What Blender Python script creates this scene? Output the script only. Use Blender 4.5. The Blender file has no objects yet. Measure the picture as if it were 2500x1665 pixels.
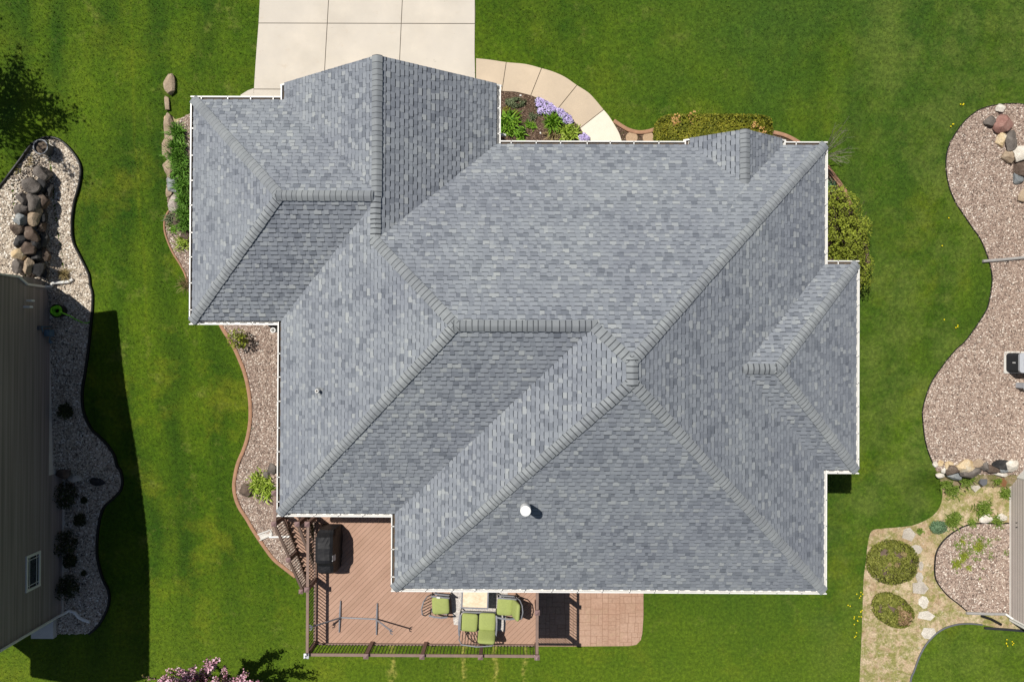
import bpy, bmesh, math, random
import numpy as np
from mathutils import Vector, Euler, Matrix, noise
rnd = random.Random(7)
rs = np.random.RandomState(11)
S = bpy.context.scene
COL = S.collection
PI = math.pi
# ------------------------------------------------------------ camera, sky, sun, exposure
CAMZ = 27.9; FPX = 1667.0
cam = bpy.data.cameras.new('camera'); camo = bpy.data.objects.new('camera', cam); COL.objects.link(camo)
camo.location = (0, 0, CAMZ); camo.rotation_euler = (0.0050455, 0.0042034, 0.0045857)
cam.sensor_width = 36; cam.lens = FPX/2500*36; cam.clip_end = 2000; S.camera = camo
SUNV = Vector((.445, -.336, -1))
w = bpy.data.worlds.new('World'); S.world = w; w.use_nodes = True
sky = w.node_tree.nodes.new('ShaderNodeTexSky'); sky.sky_type = 'NISHITA'; sky.sun_disc = False
sky.sun_elevation = math.radians(60.9); sky.sun_rotation = math.atan2(-.445, .336)
bg = w.node_tree.nodes['Background']; bg.inputs[1].default_value = .05
w.node_tree.links.new(sky.outputs[0], bg.inputs[0])
sl = bpy.data.lights.new('sun', 'SUN'); sl.energy = 5.0; sl.angle = math.radians(.5); sl.color = (1, .955, .88)
so = bpy.data.objects.new('sun', sl); COL.objects.link(so); so.location = (-9, 7, 24)
so.rotation_euler = SUNV.to_track_quat('-Z', 'Y').to_euler()
S.view_settings.view_transform = 'Standard'; S.view_settings.look = 'None'; S.view_settings.gamma = 1
S.view_settings.use_curve_mapping = False
S.view_settings.exposure = -.06

# ------------------------------------------------------------ terrain and pixel -> place
def ss(a, b, x):
    k = np.clip((np.asarray(x, float)-a)/(b-a), 0, 1); return k*k*(3-2*k)
_ty = np.arange(-60, 60, .1)
_tz = np.interp(_ty, [-9.5, -7.65, -4.6, -1.7, 1.3, 4, 7, 10, 14], [0, .13, .55, 1.08, 1.42, 1.75, 2.2, 2.52, 2.66])
_tz = np.convolve(np.pad(_tz, 12, 'edge'), np.ones(25)/25, 'valid')
def zg(x, y):
    z = np.interp(y, _ty, _tz)
    zl = np.interp(y, [-12, -5.6, -5.0, 1.3, 2.5, 5, 8, 12], [0, 0, .68, 1.0, 1.12, 1.7, 2.2, 2.6])
    wl = ss(-15.2, -17.3, x); z = z*(1-wl)+zl*wl
    z = z + .7*ss(-17.6, -18.9, x)*ss(9.0, 7.4, y)*ss(2.0, 2.5, y)
    zr = np.interp(y, [-12, -5.7, -4.8, 0, 4, 8, 12], [.1, .12, .95, 1.2, 1.7, 2.25, 2.6])
    wr = ss(15.2, 17.0, x); z = z*(1-wr)+zr*wr
    return z
CR = np.array(Euler((0.0050455, 0.0042034, 0.0045857)).to_matrix())
def Z(px, py, z):
    d = CR @ np.array([(px-1250)/FPX, -(py-832.5)/FPX, -1.0]); s = (CAMZ-z)/-d[2]
    return float(d[0]*s), float(d[1]*s)
def G(px, py, dz=0.0):
    z = 1.0
    for _ in range(8):
        x, y = Z(px, py, z); z = float(zg(x, y))+dz
    return Vector((x, y, z))
def gp(pts, ox, oy, sc, dz=0.0):          # outline read off an enlarged part of the photograph
    return [(lambda v: (v.x, v.y))(G(ox+a/sc, oy+b/sc, dz)) for a, b in pts]

# ------------------------------------------------------------ materials
def nt_of(m): return m.node_tree, m.node_tree.nodes['Principled BSDF']
class NB:
    def __init__(s, name):
        s.m = bpy.data.materials.new(name); s.m.use_nodes = True; s.t, s.b = nt_of(s.m)
        s.pos = s.t.nodes.new('ShaderNodeNewGeometry').outputs['Position']
    def n(s, typ, props=None, **inp):
        nd = s.t.nodes.new('ShaderNode'+typ)
        for k, v in (props or {}).items(): setattr(nd, k, v)
        for k, v in inp.items(): s.put(nd.inputs[int(k[1:]) if k[0] == 'i' and k[1:].isdigit() else k.replace('_', ' ')], v)
        return nd
    def put(s, sock, v):
        if isinstance(v, bpy.types.NodeSocket): s.t.links.new(v, sock)
        elif isinstance(v, (tuple, list)) and len(v) == 3 and sock.type == 'RGBA': sock.default_value = (*v, 1)
        else: sock.default_value = v
    def noise(s, scale, detail=3, rough=.55, vec=None):
        return s.n('TexNoise', Vector=vec or s.pos, Scale=scale, Detail=detail, Roughness=rough).outputs[0]
    def math(s, op, a, b=0.0, clamp=False):
        nd = s.n('Math', {'operation': op, 'use_clamp': clamp}, i0=a, i1=b); return nd.outputs[0]
    def mr(s, v, a, b, c=0.0, d=1.0):
        return s.n('MapRange', None, Value=v, From_Min=a, From_Max=b, To_Min=c, To_Max=d).outputs[0]
    def mix(s, f, a, b, mode='MIX'):
        nd = s.t.nodes.new('ShaderNodeMix'); nd.data_type = 'RGBA'; nd.blend_type = mode
        s.put(nd.inputs[0], f); s.put(nd.inputs[6], a); s.put(nd.inputs[7], b); return nd.outputs[2]
    def ramp(s, v, stops):
        nd = s.t.nodes.new('ShaderNodeValToRGB'); s.put(nd.inputs[0], v); e = nd.color_ramp.elements
        while len(e) < len(stops): e.new(.5)
        for k, (p, c) in enumerate(stops): e[k].position = p; e[k].color = (*c, 1)
        return nd.outputs[0]
    def attr(s, name='v'): return s.n('Attribute', {'attribute_name': name}).outputs['Fac']
    def bump(s, h, strength=.3, dist=.01):
        s.put(s.b.inputs['Normal'], s.n('Bump', None, Strength=strength, Distance=dist, Height=h).outputs[0])
    def done(s, col, rough=.8, spec=.3, metal=0.0):
        s.put(s.b.inputs['Base Color'], col); s.put(s.b.inputs['Roughness'], rough)
        s.b.inputs['Specular IOR Level'].default_value = spec; s.b.inputs['Metallic'].default_value = metal
        return s.m
def plain(name, c, rough=.7, var=.18, sc=9, spec=.3, metal=0.0, bump=0.0, fine=60):
    n = NB(name); k = n.math('ADD', n.math('MULTIPLY', n.noise(sc), .6), n.math('MULTIPLY', n.noise(fine, 2), .4))
    if bump: n.bump(n.noise(fine, 3), bump, .01)
    return n.done(n.mix(1.0, c, n.ramp(n.mr(k, .3, .7), [(0, (1-var,)*3), (1, (1+var,)*3)]), 'MULTIPLY'), rough, spec, metal)
def ramped(name, stops, rough=.8, spec=.2, sub=0.0, sc=3.0, amt=.3):
    n = NB(name); v = n.math('ADD', n.attr(), n.mr(n.noise(sc, 2), .3, .7, -amt/2, amt/2))
    m = n.done(n.ramp(v, stops), rough, spec)
    if sub: m.node_tree.nodes['Principled BSDF'].inputs['Transmission Weight'].default_value = 0
    return m

def grass_color(n):
    X = n.n('SeparateXYZ', None, Vector=n.pos); x, y = X.outputs[0], X.outputs[1]
    big = n.mr(n.noise(.17, 3, .6), .36, .64); mid = n.mr(n.noise(.75, 5, .62), .3, .7); fine = n.mr(n.noise(8, 5, .7), .28, .72)
    col = n.mix(big, (.018, .062, .0015), (.056, .116, .003))
    col = n.mix(n.math('MULTIPLY', mid, .6), col, (.092, .142, .008))
    # mowing lanes run along the side yards
    wob = n.math('MULTIPLY', n.noise(.16, 2), 3.0)
    lane = n.math('SINE', n.math('MULTIPLY', n.math('ADD', x, wob), 3.6)); side = n.mr(n.math('ABSOLUTE', x), 9.0, 12.0)
    amp = n.math('MULTIPLY', side, n.mr(n.noise(.3, 2), .35, .65, .2, .7))
    col = n.mix(n.math('MULTIPLY', n.mr(lane, -.6, .9), amp), col, (.014, .052, .002))
    # worn, yellowish and pale dry areas
    wn = n.noise(.42, 5, .68); col = n.mix(n.math('MULTIPLY', n.mr(wn, .52, .72), n.mr(y, 9, 3, .30, .62)), col, (.155, .175, .014))
    pt = n.noise(1.1, 5, .75); col = n.mix(n.math('MULTIPLY', n.mr(pt, .57, .74), .5), col, (.175, .20, .06))
    # thicker, bluer turf east of the house; lighter lawn to the south
    east = n.math('MULTIPLY', n.mr(x, 0, 9), n.mr(n.noise(.25, 3), .25, .55)); col = n.mix(n.math('MULTIPLY', east, n.mr(y, 2, 7, .4, .62)), col, (.036, .084, .014))
    ep = n.math('MULTIPLY', n.mr(x, 11, 14), n.mr(n.noise(.6, 5, .7), .44, .62)); col = n.mix(n.math('MULTIPLY', ep, .6), col, (.105, .150, .036))
    col = n.mix(n.math('MULTIPLY', n.mr(y, -9.5, -13.5), .45), col, (.095, .155, .012))
    # one long pale wheel track in the west side yard
    tk = n.math('ABSOLUTE', n.math('SUBTRACT', n.math('ADD', x, n.math('MULTIPLY', n.noise(.5, 2), .35)), -14.15))
    col = n.mix(n.math('MULTIPLY', n.math('MULTIPLY', n.mr(tk, .02, .09, 1, 0), n.mr(y, -4, 1)), .13), col, (.16, .19, .015))
    # dry seams left in the turf behind the deck
    ln = None
    for (a, b) in ((-4.95, 0), (-1.96, .01), (-.72, -.02), (.45, .03)):
        d = n.math('ABSOLUTE', n.math('SUBTRACT', n.math('ADD', x, n.math('MULTIPLY', n.noise(1.3, 4), .7)), a+.35))
        k = n.mr(d, .02, .14, 1, 0); ln = k if ln is None else n.math('MAXIMUM', ln, k)
    ln = n.math('MULTIPLY', ln, n.mr(y, -10.6, -11.0)); ln = n.math('MULTIPLY', ln, n.mr(n.noise(4, 4, .7), .40, .60))
    col = n.mix(n.math('MULTIPLY', ln, .7), col, (.30, .28, .10))
    col = n.mix(1.0, col, (1.36, 1.30, .9), 'MULTIPLY')
    return n.mix(1.0, col, n.ramp(fine, [(0, (.55, .56, .55)), (.5, (.97, .97, .97)), (1, (1.55, 1.48, 1.5))]), 'MULTIPLY')
def grass_mat(name, blade):
    n = NB(name); c = grass_color(n)
    if blade: c = n.mix(1.0, c, n.ramp(n.attr(), [(0, (.72, .76, .7)), (.6, (1.18, 1.13, 1.0)), (1, (1.7, 1.5, 1.5))]), 'MULTIPLY')
    else: n.bump(n.noise(38, 4, .7), .9, .05)
    return n.done(c, .75 if blade else .9, .25)
M = {}
M['lawn'] = grass_mat('turf', False); M['blade'] = grass_mat('grass blades', True)
def concrete(name, c, stain):
    n = NB(name); a = n.mr(n.noise(.8, 5, .6), .3, .7); b = n.mr(n.noise(6, 4, .7), .3, .7); f = n.noise(120, 2)
    col = n.mix(a, tuple(k*1.05 for k in c), tuple(k*.86 for k in c)); col = n.mix(n.math('MULTIPLY', b, .35), col, stain); col = n.mix(n.math('MULTIPLY', n.mr(n.noise(.35, 2), .4, .6), .35), col, stain)
    sp = n.noise(2.2, 4, .7); col = n.mix(n.math('MULTIPLY', n.mr(sp, .62, .75), .3), col, (.46, .36, .24))
    sc = n.noise(1.0, 5, .75, n.n('Mapping', None, Vector=n.pos, Scale=(2.2, 7, 1), Rotation=(0, 0, .5)).outputs[0])
    col = n.mix(n.math('MULTIPLY', n.mr(sc, .66, .72), .35), col, (.2, .19, .13))
    n.bump(f, .15, .003); return n.done(col, .85, .25)
M['concrete'] = concrete('driveway concrete', (.63, .57, .485), (.56, .52, .465))
M['walk'] = concrete('walkway concrete', (.63, .51, .375), (.52, .43, .33))
M['pale_concrete'] = plain('fresh pale concrete', (.80, .72, .60), .85, .06, 3)
M['foundation'] = plain('poured foundation concrete', (.62, .60, .56), .85, .12, 3)
M['joint'] = plain('joint sand', (.16, .135, .105), .95)
M['curb'] = plain('brown concrete edging', (.38, .215, .135), .9, .22, 6, bump=.3)
M['soil'] = plain('loose soil', (.13, .10, .075), .95, .4, 7, bump=.8)
def dirt():
    n = NB('dry dirt with weeds'); a = n.mr(n.noise(1.1, 5, .65), .33, .67); b = n.noise(1.9, 5, .7); f = n.mr(n.noise(16, 4, .7), .3, .7)
    col = n.mix(a, (.44, .325, .20), (.60, .485, .335))
    col = n.mix(n.math('MULTIPLY', n.mr(n.noise(3.3, 4, .7), .5, .6), .5), col, (.30, .19, .11))
    X = n.n('SeparateXYZ', None, Vector=n.pos)
    th = n.mr(X.outputs[1], -6, -13, .0, .05)
    X2 = n.mr(X.outputs[1], -8.5, -5.8, 0, .045); th = n.math('ADD', th, X2)
    gr = n.mr(n.math('ADD', n.math('ADD', n.math('MULTIPLY', b, .6), n.math('MULTIPLY', n.noise(6.5, 5, .75), .4)), th), .485, .60); col = n.mix(n.math('MULTIPLY', gr, .8), col, (.20, .215, .045))
    g3 = n.mr(n.noise(4.2, 5, .75), .56, .66); col = n.mix(n.math('MULTIPLY', g3, .6), col, (.13, .17, .025)); g4 = n.mr(n.noise(5.1, 4, .7), .60, .68); col = n.mix(n.math('MULTIPLY', g4, .5), col, (.70, .62, .48))
    col = n.mix(1.0, col, n.ramp(f, [(0, (.7, .7, .7)), (1, (1.25, 1.25, 1.25))]), 'MULTIPLY')
    n.bump(n.noise(24, 4), .7, .03); return n.done(col, .95, .15)
M['dirt'] = dirt()
def mulch():
    n = NB('bark mulch'); v = n.n('TexVoronoi', None, Vector=n.n('Mapping', None, Vector=n.pos, Scale=(26, 40, 20)).outputs[0], Scale=1.0)
    k = n.n('SeparateColor', None, Color=v.outputs['Color']).outputs[0]
    col = n.ramp(k, [(0, (.05, .032, .022)), (.5, (.12, .078, .055)), (.85, (.20, .135, .095)), (1, (.34, .25, .19))])
    n.bump(v.outputs['Distance'], .9, .03); return n.done(col, .95, .15)
M['mulch'] = mulch()
def bedbase(name, stops):
    n = NB(name); v = n.n('TexVoronoi', None, Vector=n.pos, Scale=24.0)
    k = n.n('SeparateColor', None, Color=v.outputs['Color']).outputs[0]
    n.bump(v.outputs['Distance'], .8, .04); return n.done(n.ramp(k, stops), .9, .2)
WHITE_STONE = [(0, (.05, .045, .04)), (.25, (.28, .225, .175)), (.6, (.52, .44, .35)), (.85, (.70, .63, .53)), (1, (.87, .83, .76))]
PINK_STONE = [(0, (.09, .068, .058)), (.3, (.25, .18, .145)), (.62, (.365, .275, .225)), (.86, (.48, .39, .32)), (1, (.76, .69, .61))]
M['white_bed'] = bedbase('pale river stone bed', WHITE_STONE); M['white_stone'] = ramped('pale river stone', WHITE_STONE, .8, .3, amt=.15)
M['pink_bed'] = bedbase('pinkish crushed stone bed', PINK_STONE); M['pink_stone'] = ramped('pinkish crushed stone', PINK_STONE, .85, .3, amt=.15)
def shingle(name, stops, gran):
    n = NB(name); c = n.ramp(n.attr(), stops); g = n.mr(n.noise(170, 2, .8), .3, .7); l = n.mr(n.noise(.5, 3), .3, .7)
    c = n.mix(1.0, c, n.ramp(g, [(0, (1-gran,)*3), (1, (1+gran,)*3)]), 'MULTIPLY')
    c = n.mix(1.0, c, n.ramp(l, [(0, (.92, .92, .94)), (1, (1.07, 1.07, 1.05))]), 'MULTIPLY'); c = n.mix(1.0, c, n.ramp(n.mr(n.noise(1.7, 4, .7), .3, .7), [(0, (.94, .94, .94)), (1, (1.06, 1.06, 1.05))]), 'MULTIPLY')
    return n.done(c, .92, .25)
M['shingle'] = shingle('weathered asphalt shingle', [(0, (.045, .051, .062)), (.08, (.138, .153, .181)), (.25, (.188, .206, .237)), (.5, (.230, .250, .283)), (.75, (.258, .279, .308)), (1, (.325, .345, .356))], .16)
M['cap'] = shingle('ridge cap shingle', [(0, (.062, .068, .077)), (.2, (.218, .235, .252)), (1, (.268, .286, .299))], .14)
M['white'] = plain('white painted aluminium', (.80, .79, .76), .4, .05, 4, .5)
M['soffit'] = plain('white soffit', (.72, .71, .68), .6, .04)
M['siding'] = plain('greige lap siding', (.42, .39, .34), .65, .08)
M['glass'] = plain('window glass', (.02, .03, .04), .06, .0, spec=.8)
M['door'] = plain('painted door', (.75, .73, .69), .45, .05)
M['wood_door'] = plain('brown entry door', (.16, .07, .035), .4, .2)
def boards():
    n = NB('composite deck boards'); X = n.n('SeparateXYZ', None, Vector=n.pos)
    k = n.math('DIVIDE', n.math('ADD', X.outputs[0], X.outputs[1]), .2025)   # boards laid on the diagonal
    return n, k
def deckmat():
    n = NB('composite deck boards'); a = n.mr(n.noise(1.2, 3), .3, .7); v = n.attr()
    c = n.mix(a, (.385, .238, .170), (.44, .28, .205)); c = n.mix(1.0, c, n.ramp(v, [(0, (.94, .94, .93)), (1, (1.05, 1.05, 1.06))]), 'MULTIPLY')
    c = n.mix(n.math('MULTIPLY', n.mr(n.noise(14, 4, .7), .62, .8), .3), c, (.62, .50, .42))
    return n.done(c, .7, .3)
M['deck'] = deckmat()
M['rail'] = plain('brown composite rail', (.24, .165, .135), .6, .15, 5)
M['post'] = plain('dark brown post sleeve', (.17, .105, .085), .6, .15, 5)
M['postcap'] = plain('brown post cap', (.24, .155, .15), .55, .1, 8)
M['baluster'] = plain('black aluminium baluster', (.018, .016, .016), .5, .1)
def spatter(name, base, amount):
    n = NB(name); k = n.mr(n.noise(13, 3, .6), amount, amount+.04)
    return n.done(n.mix(k, base, (.78, .80, .84)), .7, .3)
M['capwhite'] = spatter('post cap coated in white droppings', (.05, .05, .06), .44)
M['capspeck'] = spatter('post cap specked with droppings', (.24, .155, .15), .62)
def stamped():
    n = NB('stamped concrete'); a = n.mr(n.noise(.9, 5, .65), .3, .7); v = n.attr()
    c = n.mix(a, (.40, .245, .170), (.47, .315, .23)); c = n.mix(1.0, c, n.ramp(v, [(0, (.96, .96, .955)), (1, (1.035, 1.035, 1.045))]), 'MULTIPLY')
    c = n.mix(1.0, c, n.ramp(n.mr(n.noise(11, 5, .75), .3, .7), [(0, (.82, .8, .8)), (1, (1.15, 1.15, 1.15))]), 'MULTIPLY'); c = n.mix(n.math('MULTIPLY', n.mr(n.noise(1.5, 5, .75), .56, .7), .35), c, (.42, .34, .19))
    n.bump(n.noise(15, 5, .7), .35, .02); return n.done(c, .75, .3)
M['stamped'] = stamped(); M['stampjoint'] = plain('stamped joint', (.30, .18, .12), .9, .2)
M['cushion'] = plain('lime green cushion fabric', (.325, .375, .125), .9, .08, 20, .1, bump=.2)
M['frame'] = plain('grey metal furniture frame', (.21, .215, .24), .45, .1, spec=.5)
M['darkframe'] = plain('dark bronze strap', (.035, .030, .03), .5, .1)
M['cover'] = plain('charcoal vinyl grill cover', (.014, .014, .016), .6, .15, 7, .3)
M['black'] = plain('black plastic edging', (.012, .012, .012), .5, .1)
M['patch'] = plain('pale grey print', (.55, .56, .57), .6, .1)
def tile():
    n = NB('travertine tile top'); a = n.noise(1.0, 5, .7, n.n('Mapping', None, Vector=n.pos, Scale=(5, 9, 5), Rotation=(0, 0, .6)).outputs[0])
    return n.done(n.ramp(n.mr(a, .3, .7), [(0, (.70, .50, .32)), (.5, (.82, .66, .48)), (1, (.86, .75, .58))]), .4, .4)
M['tile'] = tile()
def rug():
    n = NB('woven outdoor rug'); v = n.n('TexVoronoi', {'feature': 'DISTANCE_TO_EDGE'}, Vector=n.pos, Scale=9.0)
    k = n.mr(v.outputs['Distance'], .03, .09); w2 = n.mr(n.noise(40, 2), .4, .6)
    return n.done(n.mix(n.math('MULTIPLY', k, n.mr(w2, 0, 1, .6, 1)), (.66, .62, .57), (.42, .38, .36)), .95, .1)
M['rug'] = rug()
def rocky(name, a, b, c, sc=3.0):
    n = NB(name); k = n.mr(n.noise(sc, 5, .65), .3, .7); f = n.mr(n.noise(22, 4, .7), .3, .7)
    col = n.ramp(k, [(0, a), (.5, b), (1, c)]); col = n.mix(1.0, col, n.ramp(f, [(0, (.7, .7, .7)), (1, (1.2, 1.2, 1.2))]), 'MULTIPLY')
    n.bump(f, .5, .03); return n.done(col, .9, .2)
M['rk_grey'] = rocky('grey fieldstone', (.11, .095, .085), (.16, .14, .125), (.23, .205, .185))
M['rk_tan'] = rocky('tan fieldstone', (.30, .22, .15), (.40, .31, .22), (.50, .40, .29))
M['rk_dark'] = rocky('dark and shade toned stone', (.025, .025, .027), (.05, .049, .05), (.095, .09, .088))  # dark stone; also carries the shade of the pile's right column in its colour
M['rk_pink'] = rocky('pink granite', (.24, .12, .10), (.33, .18, .15), (.40, .25, .21))
M['rk_white'] = rocky('pale limestone', (.55, .50, .43), (.68, .63, .55), (.80, .76, .69))
M['rk_blue'] = rocky('blue grey banded stone', (.17, .19, .20), (.25, .27, .28), (.40, .41, .40))
M['rk_brown'] = rocky('brown fieldstone', (.075, .055, .042), (.13, .095, .075), (.22, .175, .14))
M['rk_cream'] = rocky('cream sandstone', (.50, .36, .19), (.66, .52, .33), (.72, .64, .50))
M['rk_pale'] = rocky('pale rosy fieldstone', (.36, .30, .26), (.45, .39, .35), (.54, .48, .44)); CNX = 0
M['flag'] = rocky('weathered flagstone', (.40, .36, .31), (.52, .47, .40), (.62, .58, .52))
M['round_step'] = plain('exposed aggregate', (.44, .31, .20), .9, .35, 40, fine=90)
def leafm(name, d, m, l, amt=.2): return ramped(name, [(0, d), (.5, m), (1, l)], .7, .25, amt=amt)  # dark, middle and light leaves
M['weedleaf'] = leafm('yellowish weed leaf', (.05, .09, .01), (.12, .19, .02), (.22, .29, .06))
M['lily'] = leafm('daylily leaf', (.05, .13, .010), (.11, .26, .025), (.20, .37, .06))
M['hosta'] = leafm('lime hosta leaf', (.12, .20, .015), (.25, .36, .03), (.45, .52, .12))
M['peony'] = leafm('bright green leaf', (.05, .14, .008), (.13, .27, .015), (.24, .40, .04))
M['yew'] = leafm('golden green yew needles', (.04, .055, .005), (.145, .155, .010), (.28, .26, .026), .5)  # yellow green needle colour, mottled by noise
M['yew_tan'] = leafm('scorched yew tip', (.38, .20, .06), (.50, .28, .10), (.60, .38, .16))
M['bush'] = leafm('loose shrub leaf', (.09, .10, .012), (.20, .245, .022), (.33, .38, .05), .4)
M['box'] = leafm('clipped boxwood leaf', (.06, .065, .012), (.15, .165, .025), (.27, .27, .06), .3)
M['drybush'] = leafm('bronzed boxwood leaf', (.10, .06, .03), (.22, .14, .07), (.34, .24, .13))
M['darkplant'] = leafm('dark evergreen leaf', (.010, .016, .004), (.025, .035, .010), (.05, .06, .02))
M['juniper'] = leafm('blue green stonecrop', (.05, .10, .045), (.11, .19, .10), (.19, .28, .16))
M['phlox'] = leafm('lavender phlox petal', (.34, .26, .56), (.52, .43, .75), (.72, .65, .86))
M['phlox_leaf'] = leafm('creeping phlox leaf', (.03, .06, .015), (.06, .10, .025), (.11, .16, .05))
M['thyme'] = leafm('grey green ground cover', (.07, .09, .04), (.13, .16, .08), (.19, .22, .12))
M['rustweed'] = leafm('rusty green foliage', (.10, .09, .015), (.20, .18, .03), (.30, .25, .05))
M['straw'] = leafm('straw dry grass', (.12, .09, .04), (.25, .19, .08), (.38, .31, .15))
M['blossom'] = leafm('pink blossom', (.38, .14, .21), (.66, .36, .45), (.84, .64, .68))
M['maroonleaf'] = leafm('dark tree leaf', (.05, .025, .02), (.085, .07, .02), (.14, .14, .03))
M['treeleaf'] = leafm('tree leaf', (.02, .05, .006), (.05, .10, .012), (.09, .16, .02))
M['bark'] = plain('bark', (.14, .10, .075), .9, .3, 8, bump=.5)
M['twig'] = plain('bare grey twig', (.33, .30, .24), .9, .2)
M['dandelion'] = plain('dandelion yellow', (.75, .62, .01), .8, .1)
M['hose'] = plain('lime green hose', (.20, .62, .02), .45, .1, spec=.5)
M['pot'] = plain('dark grey planter', (.06, .065, .075), .5, .1, spec=.5); M['potrim'] = plain('pale planter rim', (.30, .31, .33), .45, .1)
M['meter'] = plain('blue grey gas meter', (.10, .17, .24), .5, .1, spec=.5)
M['grey_box'] = plain('grey plastic lid', (.12, .125, .14), .6, .1)
M['brick'] = plain('weathered paver', (.42, .31, .24), .9, .15)
M['galv'] = plain('galvanised steel', (.42, .43, .44), .35, .1, metal=.6)
M['flue'] = plain('bright white vent metal', (.88, .88, .86), .35, .03, spec=.5)
M['lead'] = plain('grey vent boot', (.20, .21, .22), .6, .15)
M['tube'] = plain('grey corrugated tube', (.33, .32, .31), .6, .15)
def sidingmat(name, c, var):
    n = NB(name); v = n.noise(1.0, 2, .6, n.n('Mapping', None, Vector=n.pos, Scale=(.0, .12, 9)).outputs[0]); k = n.mr(v, .35, .65)
    return n.done(n.mix(1.0, c, n.ramp(k, [(0, (1-var,)*3), (1, (1+var,)*3)]), 'MULTIPLY'), .65, .3)
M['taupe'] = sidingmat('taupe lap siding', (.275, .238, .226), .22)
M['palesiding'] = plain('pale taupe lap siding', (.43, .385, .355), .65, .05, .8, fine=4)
M['acmetal'] = plain('light grey enamel', (.42, .44, .48), .45, .06); M['acdark'] = plain('black louvre', (.03, .032, .036), .5, .1)
M['sand'] = plain('pale sand', (.56, .40, .26), .95, .2, 8)
M['copper'] = plain('rust brown chips', (.34, .16, .075), .95, .35, 30)

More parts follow.
